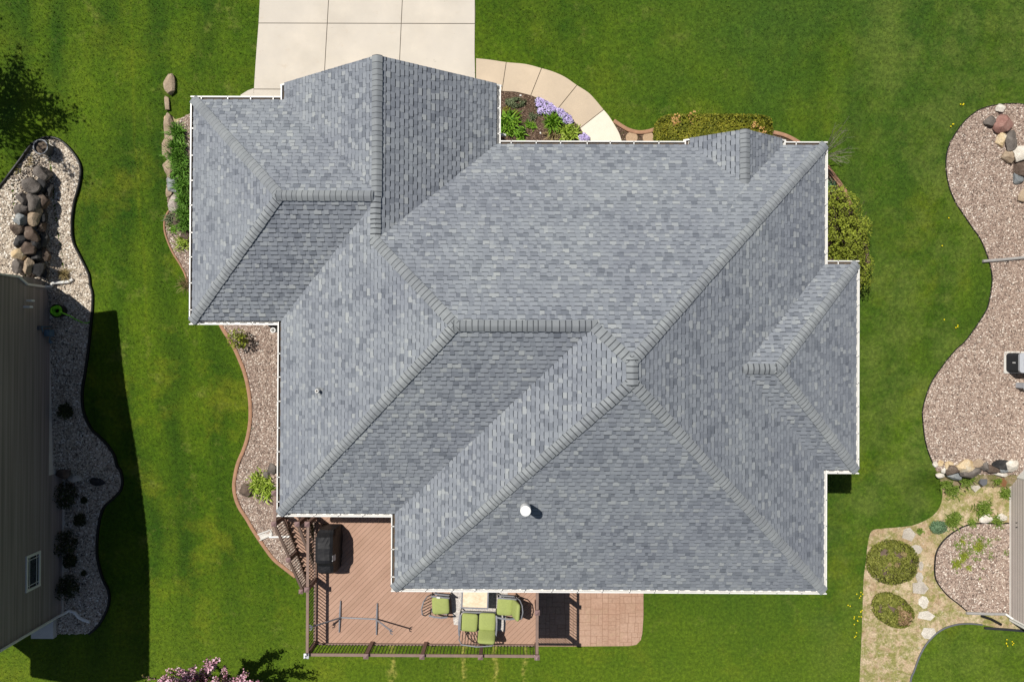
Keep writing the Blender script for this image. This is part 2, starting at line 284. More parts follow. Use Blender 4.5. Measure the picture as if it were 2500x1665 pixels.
# ------------------------------------------------------------ mesh helpers
def tag(o, label=None, cat=None, group=None, kind=None):
    for k, v in (('label', label), ('category', cat), ('group', group), ('kind', kind)):
        if v: o[k] = v
    return o
def link(name, me, mat, parent=None, smooth=False):
    o = bpy.data.objects.new(name, me); COL.objects.link(o)
    if mat: me.materials.append(mat if not isinstance(mat, str) else M[mat])
    if smooth: me.polygons.foreach_set('use_smooth', [True]*len(me.polygons))
    if parent:
        o.parent = parent; o.matrix_parent_inverse = Matrix.Translation(-parent.location)
    return o
def empty(name, loc, label, cat, group=None):
    o = bpy.data.objects.new(name, None); COL.objects.link(o); o.location = loc; o.empty_display_size = .2
    return tag(o, label, cat, group)
class MB:
    def __init__(s): s.v = []; s.f = []; s.a = []
    def add(s, vs, fs, val=.5):
        b = len(s.v); s.v += [tuple(p) for p in vs]; s.f += [tuple(b+i for i in f) for f in fs]; s.a += [val]*len(fs)
    def box(s, c, sz, rz=0.0, val=.5, taper=1.0):
        ca, sa = math.cos(rz), math.sin(rz); vs = []
        for dz in (-.5, .5):
            k = taper if dz > 0 else 1
            for dx, dy in ((-.5, -.5), (.5, -.5), (.5, .5), (-.5, .5)):
                x, y = dx*sz[0]*k, dy*sz[1]*k; vs.append((c[0]+x*ca-y*sa, c[1]+x*sa+y*ca, c[2]+dz*sz[2]))
        s.add(vs, [(3, 2, 1, 0), (4, 5, 6, 7), (0, 1, 5, 4), (1, 2, 6, 5), (2, 3, 7, 6), (3, 0, 4, 7)], val)
    def bar(s, p, q, wd, h, val=.5):          # rectangular bar from p to q, wd across, h in the upright direction
        p, q = Vector(p), Vector(q); d = (q-p).normalized()
        side = d.cross(Vector((0, 0, 1)))
        side = Vector((1, 0, 0)) if side.length < 1e-4 else side.normalized()
        up = side.cross(d)
        vs = [e+side*(a*wd/2)+up*(b*h/2) for e in (p, q) for a, b in ((-1, -1), (1, -1), (1, 1), (-1, 1))]
        s.add(vs, [(3, 2, 1, 0), (4, 5, 6, 7), (0, 1, 5, 4), (1, 2, 6, 5), (2, 3, 7, 6), (3, 0, 4, 7)], val)
    def tube(s, pts, r, n=8, r2=None, val=.5):
        pts = [Vector(p) for p in pts]; m = len(pts); rings = []
        for i, p in enumerate(pts):
            d = (pts[min(i+1, m-1)]-pts[max(i-1, 0)]).normalized()
            a = d.cross(Vector((0, 0, 1))); a = Vector((1, 0, 0)) if a.length < 1e-3 else a.normalized(); b = a.cross(d)
            rr = r if r2 is None else r+(r2-r)*i/(m-1)
            rings.append([p+a*(rr*math.cos(2*PI*k/n))+b*(rr*math.sin(2*PI*k/n)) for k in range(n)])
        vs = [v for g in rings for v in g]
        fs = [(i*n+k, i*n+(k+1) % n, (i+1)*n+(k+1) % n, (i+1)*n+k) for i in range(m-1) for k in range(n)]
        fs += [tuple(range(n-1, -1, -1)), tuple((m-1)*n+k for k in range(n))]; s.add(vs, fs, val)
    def lathe(s, c, prof, n=24, val=.5, cap=True):      # prof = (radius, z) pairs
        vs = [(c[0]+r*math.cos(2*PI*k/n), c[1]+r*math.sin(2*PI*k/n), c[2]+z) for r, z in prof for k in range(n)]; m = len(prof)
        fs = [(i*n+k, i*n+(k+1) % n, (i+1)*n+(k+1) % n, (i+1)*n+k) for i in range(m-1) for k in range(n)]
        if cap and prof[-1][0] > 1e-4: fs.append(tuple((m-1)*n+k for k in range(n)))
        s.add(vs, fs, val)
    def prism(s, poly, z0, z1, val=.5):
        n = len(poly); vs = [(*p, z0) for p in poly]+[(*p, z1) for p in poly]
        s.add(vs, [tuple(range(n-1, -1, -1)), tuple(range(n, 2*n))]+[(k, (k+1) % n, n+(k+1) % n, n+k) for k in range(n)], val)
    def superbox(s, c, sz, rot=(0, 0, 0), e=.35, n=14, crown=.0, val=.5):   # cushion-like rounded block
        R3 = Euler(rot).to_matrix(); vs = []; sg = lambda v, p: math.copysign(abs(v)**p, v)
        for i in range(n+1):
            la = -PI/2+PI*i/n
            for k in range(2*n):
                lo = PI*k/n
                x = sg(math.cos(la), .6)*sg(math.cos(lo), e); y = sg(math.cos(la), .6)*sg(math.sin(lo), e); z = sg(math.sin(la), .7)
                vs.append(Vector(c)+R3@Vector((x*sz[0]/2, y*sz[1]/2, z*sz[2]/2*(1-crown*(x*x*y*y)))))
        m = 2*n; s.add(vs, [(i*m+k, i*m+(k+1) % m, (i+1)*m+(k+1) % m, (i+1)*m+k) for i in range(n) for k in range(m)], val)
    def build(s, name, mat, parent=None, smooth=False):
        me = bpy.data.meshes.new(name); me.from_pydata(s.v, [], s.f)
        at = me.attributes.new('v', 'FLOAT', 'FACE'); at.data.foreach_set('value', s.a)
        return link(name, me, mat, parent, smooth)
def npmesh(name, V, F, A, mat, parent=None, smooth=False):
    me = bpy.data.meshes.new(name); k = F.shape[1]; m = len(F)
    me.vertices.add(len(V)); me.vertices.foreach_set('co', np.ascontiguousarray(V, np.float32).ravel())
    me.loops.add(m*k); me.loops.foreach_set('vertex_index', np.ascontiguousarray(F, np.int32).ravel())
    me.polygons.add(m); me.polygons.foreach_set('loop_start', np.arange(0, m*k, k, dtype=np.int32))
    me.update(calc_edges=True)
    at = me.attributes.new('v', 'FLOAT', 'FACE'); at.data.foreach_set('value', np.ascontiguousarray(A, np.float32))
    return link(name, me, mat, parent, smooth)
def smooth_line(pts, closed=False, sub=6):
    P = [np.array(p, float) for p in pts]; n = len(P); out = []
    rng = range(n) if closed else range(n-1)
    for i in rng:
        p0 = P[(i-1) % n] if closed or i else P[0]; p1 = P[i]; p2 = P[(i+1) % n]; p3 = P[(i+2) % n] if closed or i+2 < n else P[-1]
        for k in range(sub):
            t = k/sub
            out.append(tuple(.5*((2*p1)+(p2-p0)*t+(2*p0-5*p1+4*p2-p3)*t*t+(3*p1-p0-3*p2+p3)*t**3)))
    if not closed: out.append(tuple(P[-1]))
    return out
def sheet(name, poly, mat, off=.012, thick=.08, step=.3, kind='structure', label=None, cat=None):   # lies on the terrain, with a skirt
    bm = bmesh.new(); vs = [bm.verts.new((x, y, 0)) for x, y in poly]; bm.faces.new(vs)
    xs = [p[0] for p in poly]; ys = [p[1] for p in poly]
    for ax, lo, hi in ((1, min(ys), max(ys)), (0, min(xs), max(xs))):
        c = math.floor(lo/step)*step+step
        while c < hi:
            co = (c, 0, 0) if ax == 0 else (0, c, 0); no = (1, 0, 0) if ax == 0 else (0, 1, 0)
            bmesh.ops.bisect_plane(bm, geom=bm.verts[:]+bm.edges[:]+bm.faces[:], plane_co=co, plane_no=no); c += step
    for v in bm.verts: v.co.z = float(zg(v.co.x, v.co.y))+off
    be = [e for e in bm.edges if len(e.link_faces) == 1]
    r = bmesh.ops.extrude_edge_only(bm, edges=be)
    for v in [g for g in r['geom'] if isinstance(g, bmesh.types.BMVert)]: v.co.z -= thick
    bmesh.ops.recalc_face_normals(bm, faces=bm.faces)
    up = sum(f.normal.z*f.calc_area() for f in bm.faces)
    if up < 0: bmesh.ops.reverse_faces(bm, faces=bm.faces)
    me = bpy.data.meshes.new(name); bm.to_mesh(me); bm.free()
    return tag(link(name, me, mat), label, cat, None, kind)
def inside(poly, X, Y):
    r = np.zeros(len(X), bool); n = len(poly)
    for i in range(n):
        (x1, y1), (x2, y2) = poly[i], poly[(i+1) % n]
        if y1 == y2: continue
        c = (y1 > Y) != (y2 > Y); r ^= c & (X < (x2-x1)*(Y-y1)/(y2-y1)+x1)
    return r
def scatter_stones(name, poly, mat, dens, size, label, holes=()):
    xs = [p[0] for p in poly]; ys = [p[1] for p in poly]; ar = (max(xs)-min(xs))*(max(ys)-min(ys)); n = int(ar*dens)
    X = rs.uniform(min(xs), max(xs), n); Y = rs.uniform(min(ys), max(ys), n); k = inside(poly, X, Y)
    for h in holes: k &= ~inside(h, X, Y)
    X, Y = X[k], Y[k]; n = len(X); c = np.stack([X, Y, zg(X, Y)+.02], 1)
    base = np.array([(1, 0, 0), (-.7, .7, 0), (-.75, -.65, 0), (.1, 1, .05), (.05, -1, 0), (0, 0, .8), (.35, .3, .72)])
    F0 = np.array([(5, 0, 6), (6, 0, 3), (6, 3, 5), (5, 3, 1), (5, 1, 2), (5, 2, 4), (5, 4, 0)])
    sz = size*rs.uniform(.6, 1.35, (n, 1, 1))*rs.uniform(.75, 1.2, (n, 1, 3)); a = rs.uniform(0, 2*PI, n); tx = rs.uniform(-.5, .5, n)
    B = base[None]*sz; ca, sa = np.cos(a)[:, None], np.sin(a)[:, None]
    Zt = B[:, :, 2]+B[:, :, 0]*tx[:, None]*.6
    V = np.stack([B[:, :, 0]*ca-B[:, :, 1]*sa, B[:, :, 0]*sa+B[:, :, 1]*ca, Zt], 2)+c[:, None]
    F = (F0[None]+(np.arange(n)*7)[:, None, None]).reshape(-1, 3); A = np.repeat(np.clip(rs.normal(.55, .26, n), 0, 1), 7)
    return tag(npmesh(name, V.reshape(-1, 3), F, A, mat), label, 'gravel', None, 'stuff')
def leaves(c, rad, n, size, shell=.45, flat=.0, clump=1.5, thr=-.25, seed=0, box=0.0, asp=1.6, zcut=-1.0):
    """leaf quads filling an ellipsoid (box>0 squares it off), thinned by 3-D noise so the outline is uneven"""
    r = np.random.RandomState(seed+5); d = r.normal(size=(n*2, 3)); d /= np.linalg.norm(d, axis=1)[:, None]
    if box > 0:
        p = 2/(1-box); s_ = (np.abs(d)**p).sum(1)**(1/p); d = d/s_[:, None]
    q = d*(r.uniform(shell**3, 1, len(d))**(1/3))[:, None]
    q = q[q[:, 2] > zcut]
    k = np.array([noise.noise(Vector(p*clump)+Vector((seed*3.1, 0, 0))) for p in q]) > thr
    q = q[k][:n]; m = len(q); P = q*np.array(rad)+np.array(c)
    nrm = q/np.linalg.norm(q, axis=1)[:, None]+r.normal(size=(m, 3))*.7+np.array([0, 0, .4+flat*3]); nrm /= np.linalg.norm(nrm, axis=1)[:, None]
    t = np.cross(nrm, r.normal(size=(m, 3))); t /= np.linalg.norm(t, axis=1)[:, None]; b = np.cross(nrm, t)
    sz = size*r.uniform(.6, 1.4, (m, 1)); V = np.stack([P-t*sz*asp/2, P+b*sz/2, P+t*sz*asp/2, P-b*sz/2], 1)
    return V, np.clip(r.normal(.5, .22, m), 0, 1)
def leafobj(name, parts, mat, parent=None):
    V = np.concatenate([p[0] for p in parts]); A = np.concatenate([p[1] for p in parts]); m = len(V)
    return npmesh(name, V.reshape(-1, 3), np.arange(m*4).reshape(-1, 4), A, mat, parent)
def blades(c, n, ln, wd, spread=.06, up=.9, droop=.8, seed=0):
    r = np.random.RandomState(seed+99); a = r.uniform(0, 2*PI, n); L = ln*r.uniform(.6, 1.15, n); tilt = r.uniform(.1, 1, n)
    dx, dy = np.cos(a), np.sin(a); base = np.array(c)+np.stack([r.normal(0, spread, n), r.normal(0, spread, n), np.zeros(n)], 1)
    V = []; side = np.stack([-dy, dx, np.zeros(n)], 1)
    ts = (0, .35, .7, 1.0)
    for t in ts:
        h = L*tilt*t*(.5+.5*t*droop*.9); z = L*(up*t-droop*tilt*.75*t*t)
        p = base+np.stack([dx*h, dy*h, np.maximum(z, .01)], 1); wv = wd*(1-t)**.6*.5+.002
        V += [p-side*wv, p+side*wv]
    V = np.stack(V, 1); F = np.concatenate([np.stack([np.arange(n)*8+2*i+k for k in (0, 1, 3, 2)], 1) for i in range(3)])
    return V.reshape(-1, 3), F, np.tile(np.clip(r.normal(.5, .25, n), 0, 1), 3)
def bladeobj(name, plants, mat, parent=None):
    V, F, A, o = [], [], [], 0
    for v, f, a in plants: V.append(v); F.append(f+o); A.append(a); o += len(v)
    return npmesh(name, np.concatenate(V), np.concatenate(F), np.concatenate(A), mat, parent)
def rockmesh(sz, seed, cuts=14):
    bm = bmesh.new(); bmesh.ops.create_icosphere(bm, subdivisions=4, radius=1); r = random.Random(seed)
    pl = []
    for _ in range(cuts):
        d = Vector((r.gauss(0, 1), r.gauss(0, 1), r.gauss(0, .8))).normalized(); pl.append((d, r.uniform(.54, .78)))
    for v in bm.verts:
        p = v.co.copy(); p *= 1+.16*noise.noise(p*1.4+Vector((seed*1.7, 0, 0)))
        for d, k in pl:
            e = p.dot(d)-k
            if e > 0: p -= d*e*.98
        p *= 1+.05*noise.noise(p*4+Vector((seed, 2, 0)))+.025*noise.noise(p*11+Vector((seed, 5, 0)))
        v.co = Vector((p.x*sz[0]*.66, p.y*sz[1]*.66, p.z*sz[2]*.68))
    me = bpy.data.meshes.new('boulder'); bm.to_mesh(me); bm.free(); return me
def rock(px, py, wpx, hpx, zf, mat, label, group=None, name='boulder', rot=None, lift=0.0, seed=None, cat='boulder'):
    p = G(px, py); k = (CAMZ-p.z)/FPX; sx, sy = wpx*k, hpx*k; sz = zf*min(sx, sy)
    q = G(px, py, sz*.4+lift); sd = seed if seed is not None else int(px*7+py*3)
    o = link(name, rockmesh((sx, sy, sz), sd), M[mat], None, True)
    o.location = (q.x, q.y, float(zg(q.x, q.y))+sz*.3+lift); o.rotation_euler = (0, 0, (rnd.uniform(-.25, .25) if rot is None else rot))
    return tag(o, label, cat, group)

exec_order = []
# ------------------------------------------------------------ ground
gx = np.concatenate([[-900, -300, -120, -60, -40, -30], np.arange(-26, 26.01, .3), [30, 40, 60, 120, 300, 900]])
gy = np.concatenate([[-900, -300, -120, -60, -35, -25], np.arange(-18, 18.01, .3), [22, 30, 60, 120, 300, 900]])
XX, YY = np.meshgrid(gx, gy); ZZ = zg(XX, YY)
V = np.stack([XX, YY, ZZ], 2).reshape(-1, 3); nx = len(gx); ny = len(gy)
I = (np.arange(ny-1)[:, None]*nx+np.arange(nx-1)[None]).ravel(); F = np.stack([I, I+1, I+nx+1, I+nx], 1)
tag(npmesh('lawn', V, F, np.zeros(len(F)), 'lawn', None, True), 'mown green lawn around the houses', 'lawn', None, 'structure')

# ------------------------------------------------------------ driveway, walkway, patio
E8 = 5.6; T = .62
H = dict(xg=-10.659, yA=8.078, yGS=.601, xFW=-7.698, xFE=-.5, yF=8.499, xW1=-7.753, yN=6.652, yS1=-5.644, xW2=-4.005, xE=10.174, yS2=-8.066, yb1=2.778, yb2=-4.152, xB=11.215, xs1=5.521, xs2=8.798, ysF=6.735)
globals().update(H)
def gpx(pts): return [(lambda v: (v.x, v.y))(G(a, b)) for a, b in pts]
def lerp2(a, b, t): return (a[0]+(b[0]-a[0])*t, a[1]+(b[1]-a[1])*t)
jt = .013
def slab_row(x0, x1, y0, y1): return [(x0, y0), (x1, y0), (x1, y1), (x0, y1)]
dw_left = gpx([(645, -420), (635.6, 0), (632, 60), (627, 123), (621, 216), (617, 300)])
dw_right = gpx([(1158, -420), (1159, 0), (1161, 27), (1159, 58), (1158.5, 126), (1160, 200), (1161, 300)])
j1 = gpx([(822, -420), (803, 0), (799.5, 59), (793, 175), (788, 300)]); j2 = gpx([(995, -420), (983, 0), (980, 57), (976, 149), (970, 300)])
def yat(line, y):
    L = sorted([(q[1], q[0]) for q in line]); return float(np.interp(y, [a for a, b in L], [b for a, b in L]))
yj = [G(0, -420).y, G(800, 58.5).y, G(640, 219).y, 7.8]
dpoly = [(x, y) for x, y in dw_left]+[(x, y) for x, y in reversed(dw_right)]
base = [(yat(dw_left, y), y) for y in np.linspace(yj[0], 8.0, 14)]+[(yat(dw_right, y), y) for y in np.linspace(8.0, yj[0], 14)]
sheet('driveway_base', base, 'joint', .006, .03)
lines = [dw_left, j1, j2, dw_right]
for r in range(3):
    for c in range(3):
        ya, yb = yj[r]-jt, yj[r+1]+jt; ysmp = np.linspace(ya, yb, 8)
        ld = jt if c else 0; rd = jt if c < 2 else 0
        poly = [(yat(lines[c], y)+ld, y) for y in ysmp]+[(yat(lines[c+1], y)-rd, y) for y in reversed(ysmp)]
        sheet('driveway', poly, 'concrete', .03, .06)
ap = gpx([(620, 217), (606, 222), (588, 233), (588, 262), (620, 262)])
sheet('driveway', ap, 'concrete', .03, .06)
wo = gp([(62, 230), (250, 250), (450, 280), (700, 305), (900, 357), (1050, 402), (1200, 470), (1350, 573), (1480, 655), (1560, 730), (1690, 885), (1760, 970), (1830, 1080), (1880, 1170), (1915, 1265), (1945, 1400)], 1150, 100, 5.2275)
wi = gp([(62, 560), (200, 610), (395, 645), (560, 655), (700, 685), (780, 708), (900, 760), (1000, 800), (1110, 868), (1200, 930), (1300, 1020), (1392, 1118), (1440, 1190), (1515, 1260), (1560, 1310), (1640, 1400)], 1150, 100, 5.2275)
wos, wis = smooth_line(wo, sub=5), smooth_line(wi, sub=5)
sheet('walkway_base', wos+wis[::-1], 'joint', .008, .03)
def near(L, p): return min(range(len(L)), key=lambda i: (L[i][0]-p[0])**2+(L[i][1]-p[1])**2)
cuts = [((62, 230), (62, 560)), ((445, 285), (400, 645)), ((905, 360), (770, 704)), ((1345, 570), (1115, 870)), ((1690, 888), (1395, 1122)), ((1945, 1400), (1640, 1400))]
ci = [(near(wos, gp([a], 1150, 100, 5.2275)[0]), near(wis, gp([b], 1150, 100, 5.2275)[0])) for a, b in cuts]
for k in range(5):
    a = wos[ci[k][0]:ci[k+1][0]+1]; b = wis[ci[k][1]:ci[k+1][1]+1]
    def trim(L): return [lerp2(L[0], L[1], min(.4, jt/max(.01, math.dist(L[0], L[1]))))]+L[1:-1]+[lerp2(L[-1], L[-2], min(.4, jt/max(.01, math.dist(L[-1], L[-2]))))]
    sheet('walkway', trim(a)+trim(b)[::-1], 'pale_concrete' if k == 4 else 'walk', .036, .06)
# stamped patio: ashlar stones cut from random subdivisions
pa = gpx([(1314, 1420), (1571, 1420), (1571, 1500), (1568, 1545), (1564, 1562), (1553, 1573), (1535, 1576), (1400, 1577), (1314, 1577)])
patio_poly = pa
sheet('patio_base', pa, 'stampjoint', .008, .08)
bm_p = MB()
px0, px1 = min(p[0] for p in pa), max(p[0] for p in pa); py0, py1 = min(p[1] for p in pa), max(p[1] for p in pa)
def ashlar(x0, y0, x1, y1, d=0):
    w_, h_ = x1-x0, y1-y0
    if (w_ < .55 and h_ < .55 and rnd.random() < .5) or max(w_, h_) < .34: return [(x0, y0, x1, y1)]
    if w_ > h_ or (w_ > .45 and rnd.random() < .25):
        c = x0+w_*rnd.choice((.33, .5, .67)); return ashlar(x0, y0, c, y1)+ashlar(c, y0, x1, y1)
    c = y0+h_*rnd.choice((.33, .5, .67)); return ashlar(x0, y0, x1, c)+ashlar(x0, c, x1, y1)
def clip(poly, f):                 # Sutherland-Hodgman against f(p) >= 0
    out = []; n = len(poly)
    for i in range(n):
        a, b = poly[i], poly[(i+1) % n]; fa, fb = f(a), f(b)
        if fa >= 0: out.append(a)
        if (fa >= 0) != (fb >= 0):
            t = fa/(fa-fb); out.append(tuple(a[k]+(b[k]-a[k])*t for k in range(len(a))))
    return out
for (x0, y0, x1, y1) in ashlar(px0, py0, px1, py1):
    q = list(pa); g = .008
    for f in (lambda p: p[0]-x0-g, lambda p: x1-g-p[0], lambda p: p[1]-y0-g, lambda p: y1-g-p[1]):
        if q: q = clip(q, f)
    if len(q) > 2:
        if sum(q[i][0]*q[(i+1) % len(q)][1]-q[(i+1) % len(q)][0]*q[i][1] for i in range(len(q))) < 0: q = q[::-1]
        zz = [float(zg(*p)) for p in q]; n = len(q)
        bm_p.add([(*p, z_+.016) for p, z_ in zip(q, zz)], [tuple(range(n))], rnd.random())
tag(bm_p.build('patio', 'stamped'), 'tan stamped concrete patio', 'patio', None, 'structure')

# ------------------------------------------------------------ planting beds
lb = [(0, 545), (60, 472), (120, 390), (200, 280), (300, 140), (400, 80), (480, 65), (560, 80), (630, 125), (700, 200), (760, 290), (782, 370), (775, 470), (750, 580), (720, 680), (700, 800), (695, 900), (700, 1000), (720, 1090), (770, 1190), (820, 1290), (860, 1380), (870, 1470)]
lbp = [(a/3.92, 320+b/3.92) for a, b in lb]+[(a/3.137, 640+b/3.137) for a, b in [(700, 190), (715, 250), (710, 400), (690, 600), (665, 800), (640, 950), (635, 1060), (650, 1160), (700, 1270), (760, 1330), (830, 1400), (880, 1480), (900, 1560)]]+[(a/2.876, 1120+b/2.876) for a, b in [(850, 80), (865, 160), (850, 220), (790, 285), (740, 330), (710, 400), (690, 520), (685, 660), (700, 750), (730, 850), (765, 920), (770, 1000), (740, 1090), (690, 1170), (630, 1225)]]
left_edge = smooth_line(gpx([(-40, 520)]+lbp), sub=4)
left_bed = left_edge+gpx([(120, 1547), (60, 1547), (-60, 1547), (-60, 520)])
sheet('gravel_bed', left_bed, 'white_bed', .012, .06, label='pale stone bed beside the taupe house', cat='gravel bed')
rb1 = [(2200+a/2.613, 230+b/2.613) for a, b in [(860, 80), (784, 68), (700, 62), (600, 72), (510, 95), (440, 140), (390, 190), (340, 260), (300, 340), (285, 420), (288, 510), (310, 610), (350, 700), (400, 775), (450, 850), (500, 920), (540, 1010), (570, 1110), (578, 1200), (560, 1320), (530, 1400)]]+[(2200+a/3.137, 800+b/3.137) for a, b in [(500, 90), (420, 165), (340, 260), (240, 400), (190, 520), (163, 630), (165, 720), (180, 850), (210, 960), (245, 1045)]]
right_edge = smooth_line(gpx(rb1), sub=4)
right_bed = right_edge+gpx([(2285, 1150), (2400, 1158), (2560, 1160), (2560, 250)])
sheet('gravel_bed', right_bed, 'pink_bed', .012, .06, label='large pinkish gravel bed by the air conditioner', cat='gravel bed')
dt = [(2060+a/2.877, 1120+b/2.877) for a, b in [(640, 70), (685, 190), (690, 280), (660, 360), (600, 415), (500, 462), (400, 478), (280, 488), (205, 500), (180, 540), (165, 620), (155, 720), (140, 830), (135, 950), (130, 1100), (125, 1250), (118, 1400), (110, 1568), (100, 1900)]]
dl = [(2060+a/2.877, 1120+b/2.877) for a, b in [(420, 1900), (465, 1568), (490, 1490), (540, 1360), (600, 1270), (680, 1200), (780, 1162), (880, 1154), (970, 1162), (1100, 1190), (1266, 1208), (1400, 1225)]]
dirt_poly = smooth_line(gpx(dt), sub=4)+smooth_line(gpx(dl), sub=4)+gpx([(2560, 1480), (2560, 1130), (2300, 1130)])
sheet('dirt', dirt_poly, 'dirt', .008, .05, label='bare tan dirt with weeds', cat='dirt')
sg = [(2060+a/2.877, 1120+b/2.877) for a, b in [(1155, 450), (1060, 452), (960, 450), (870, 462), (780, 505), (700, 570), (650, 650), (636, 740), (640, 830), (670, 890), (730, 960), (800, 1015), (860, 1065)]]
semi_edge = smooth_line(gpx(sg), sub=4); semi_bed = semi_edge+gpx([(2470, 1500), (2475, 1275)])
sheet('gravel_bed', semi_bed, 'pink_bed', .022, .06, label='half round pinkish gravel bed by pale siding', cat='gravel bed')
wb1 = gpx([(500, 265), (458, 282), (440, 290), (422, 306), (412, 330), (408, 400), (408, 470), (412, 510), (410, 535)]+[(380+a/2.8, 160+b/2.8) for a, b in [(82, 1015), (65, 1060), (65, 1130), (85, 1200), (120, 1280), (170, 1360), (205, 1430), (222, 1500), (232, 1568)]]+[(480, 740), (500, 740)])
sheet('gravel_bed', wb1, 'pink_bed', .012, .06, label='narrow gravel bed beside the garage wall', cat='gravel bed')
cl = [(530+a/2.45, 780+b/2.45) for a, b in [(-20, -60), (30, 45), (70, 110), (110, 180), (145, 260), (170, 330), (190, 420), (200, 500), (200, 600), (185, 700), (160, 780), (130, 850), (112, 920), (103, 1000), (115, 1070), (140, 1130), (180, 1190), (220, 1260), (280, 1350), (340, 1430), (400, 1480), (470, 1535)]]
wcurb = smooth_line(gpx(cl), sub=5)
wb2 = wcurb+gpx([(745, 1440), (800, 1300), (800, 760), (560, 745)])
sheet('gravel_bed', wb2, 'pink_bed', .012, .06, label='curving pinkish gravel bed along the west wall', cat='gravel bed')
fb = wis[2:]+[(1.0+3.9, 5.6), (-1.2, 5.6), (-1.2, 9)]
mulch_poly = wis[8:]+gpx([(1450, 420), (1180, 420), (1180, 232)])
sheet('mulch_bed', mulch_poly, 'mulch', .012, .05, label='brown mulch bed inside the curved walkway', cat='mulch bed')
nc = smooth_line(gpx([(1500+a/3.136, 230+b/3.136) for a, b in [(-6, 207), (60, 252), (120, 282), (190, 296), (260, 288), (340, 262)]]), sub=5)
nc2 = smooth_line(gpx([(1500+a/3.136, 230+b/3.136) for a, b in [(1215, 296), (1300, 318), (1380, 356), (1430, 390)]]), sub=5)
sheet('mulch_bed', nc+gpx([(1620, 300), (1880, 310)])+nc2+gpx([(1950, 420), (1512, 420), (1512, 330)]), 'mulch', .010, .05, label='mulch strip under the front hedge', cat='mulch bed')
ec = gpx([(2010, 395), (2023, 415), (2040, 437), (2061, 467), (2075, 500)])
sheet('mulch_bed', ec+gpx([(2110, 560), (2125, 640), (2100, 700), (2000, 700), (2000, 400)]), 'mulch', .010, .05, label='mulch bed beneath the east wall shrub', cat='mulch bed')
def edging(name, line, wd, h, mat, label, off=0.0, cat='edging'):
    mb = MB(); n = len(line); L = [Vector((x, y, float(zg(x, y)))) for x, y in line]; vs = []
    for i, p in enumerate(L):
        d = (L[min(i+1, n-1)]-L[max(i-1, 0)]); d.z = 0; d.normalize(); s = Vector((-d.y, d.x, 0))*wd/2
        hh = h*(1+.1*noise.noise(p*2)); vs += [p-s+Vector((0, 0, -.1)), p-s*.9+Vector((0, 0, hh*.8)), p-s*.4+Vector((0, 0, hh)), p+s*.4+Vector((0, 0, hh)), p+s*.9+Vector((0, 0, hh*.8)), p+s+Vector((0, 0, -.1))]
    mb.add(vs, [(i*6+k, (i+1)*6+k, (i+1)*6+k+1, i*6+k+1) for i in range(n-1) for k in range(5)]); mb.add(vs[:6], [(0, 1, 2, 3, 4, 5)]); mb.add(vs[-6:], [(5, 4, 3, 2, 1, 0)])
    o = mb.build(name, mat); return tag(o, label, cat)
edging('landscape_curb', wcurb, .15, .075, 'curb', 'long brown concrete curb along the west gravel bed')
edging('landscape_curb', nc, .15, .08, 'curb', 'short brown curb between walkway and front hedge')
edging('landscape_curb', nc2, .15, .08, 'curb', 'brown curb at the east end of the front hedge')
edging('landscape_curb', ec, .17, .08, 'curb', 'brown curb at the house corner by the bare sapling')
edging('landscape_curb', smooth_line(gpx([(380+a/2.8, 160+b/2.8) for a, b in [(95, 995), (82, 1015), (65, 1060), (65, 1130), (85, 1200), (120, 1280), (170, 1360), (205, 1430), (222, 1500)]]), sub=4), .07, .07, 'curb', 'thin brown edging around the narrow garage bed')
edging('lawn_edging', left_edge, .09, .10, 'black', 'black plastic edging round the pale stone bed')
edging('lawn_edging', right_edge, .035, .04, 'black', 'thin dark edging round the large pinkish gravel bed')
edging('lawn_edging', semi_edge, .05, .06, 'black', 'dark edging round the half round gravel bed')
edging('lawn_edging', smooth_line(gpx(dl[:9]), sub=4), .06, .06, 'grey_box', 'curved grey edging between dirt and corner lawn')
edging('lawn_edging', gpx([(2060+a/2.877, 1120+b/2.877) for a, b in [(985, 1185), (1100, 1192), (1180, 1198), (1290, 1208)]]), .10, .07, 'acdark', 'loose black edging strip by the pale house corner')

scatter_stones('gravel', left_bed, 'white_stone', 520, .036, 'pale rounded river stones')
scatter_stones('gravel', right_bed, 'pink_stone', 760, 0.027, 'pinkish crushed stones in the large bed')
scatter_stones('gravel', semi_bed, 'pink_stone', 480, 0.033, 'pinkish stones in the half round bed')
scatter_stones('gravel', wb1, 'pink_stone', 640, 0.029, 'pinkish stones beside the garage wall')
scatter_stones('gravel', wb2, 'pink_stone', 640, 0.029, 'pinkish stones along the west wall')

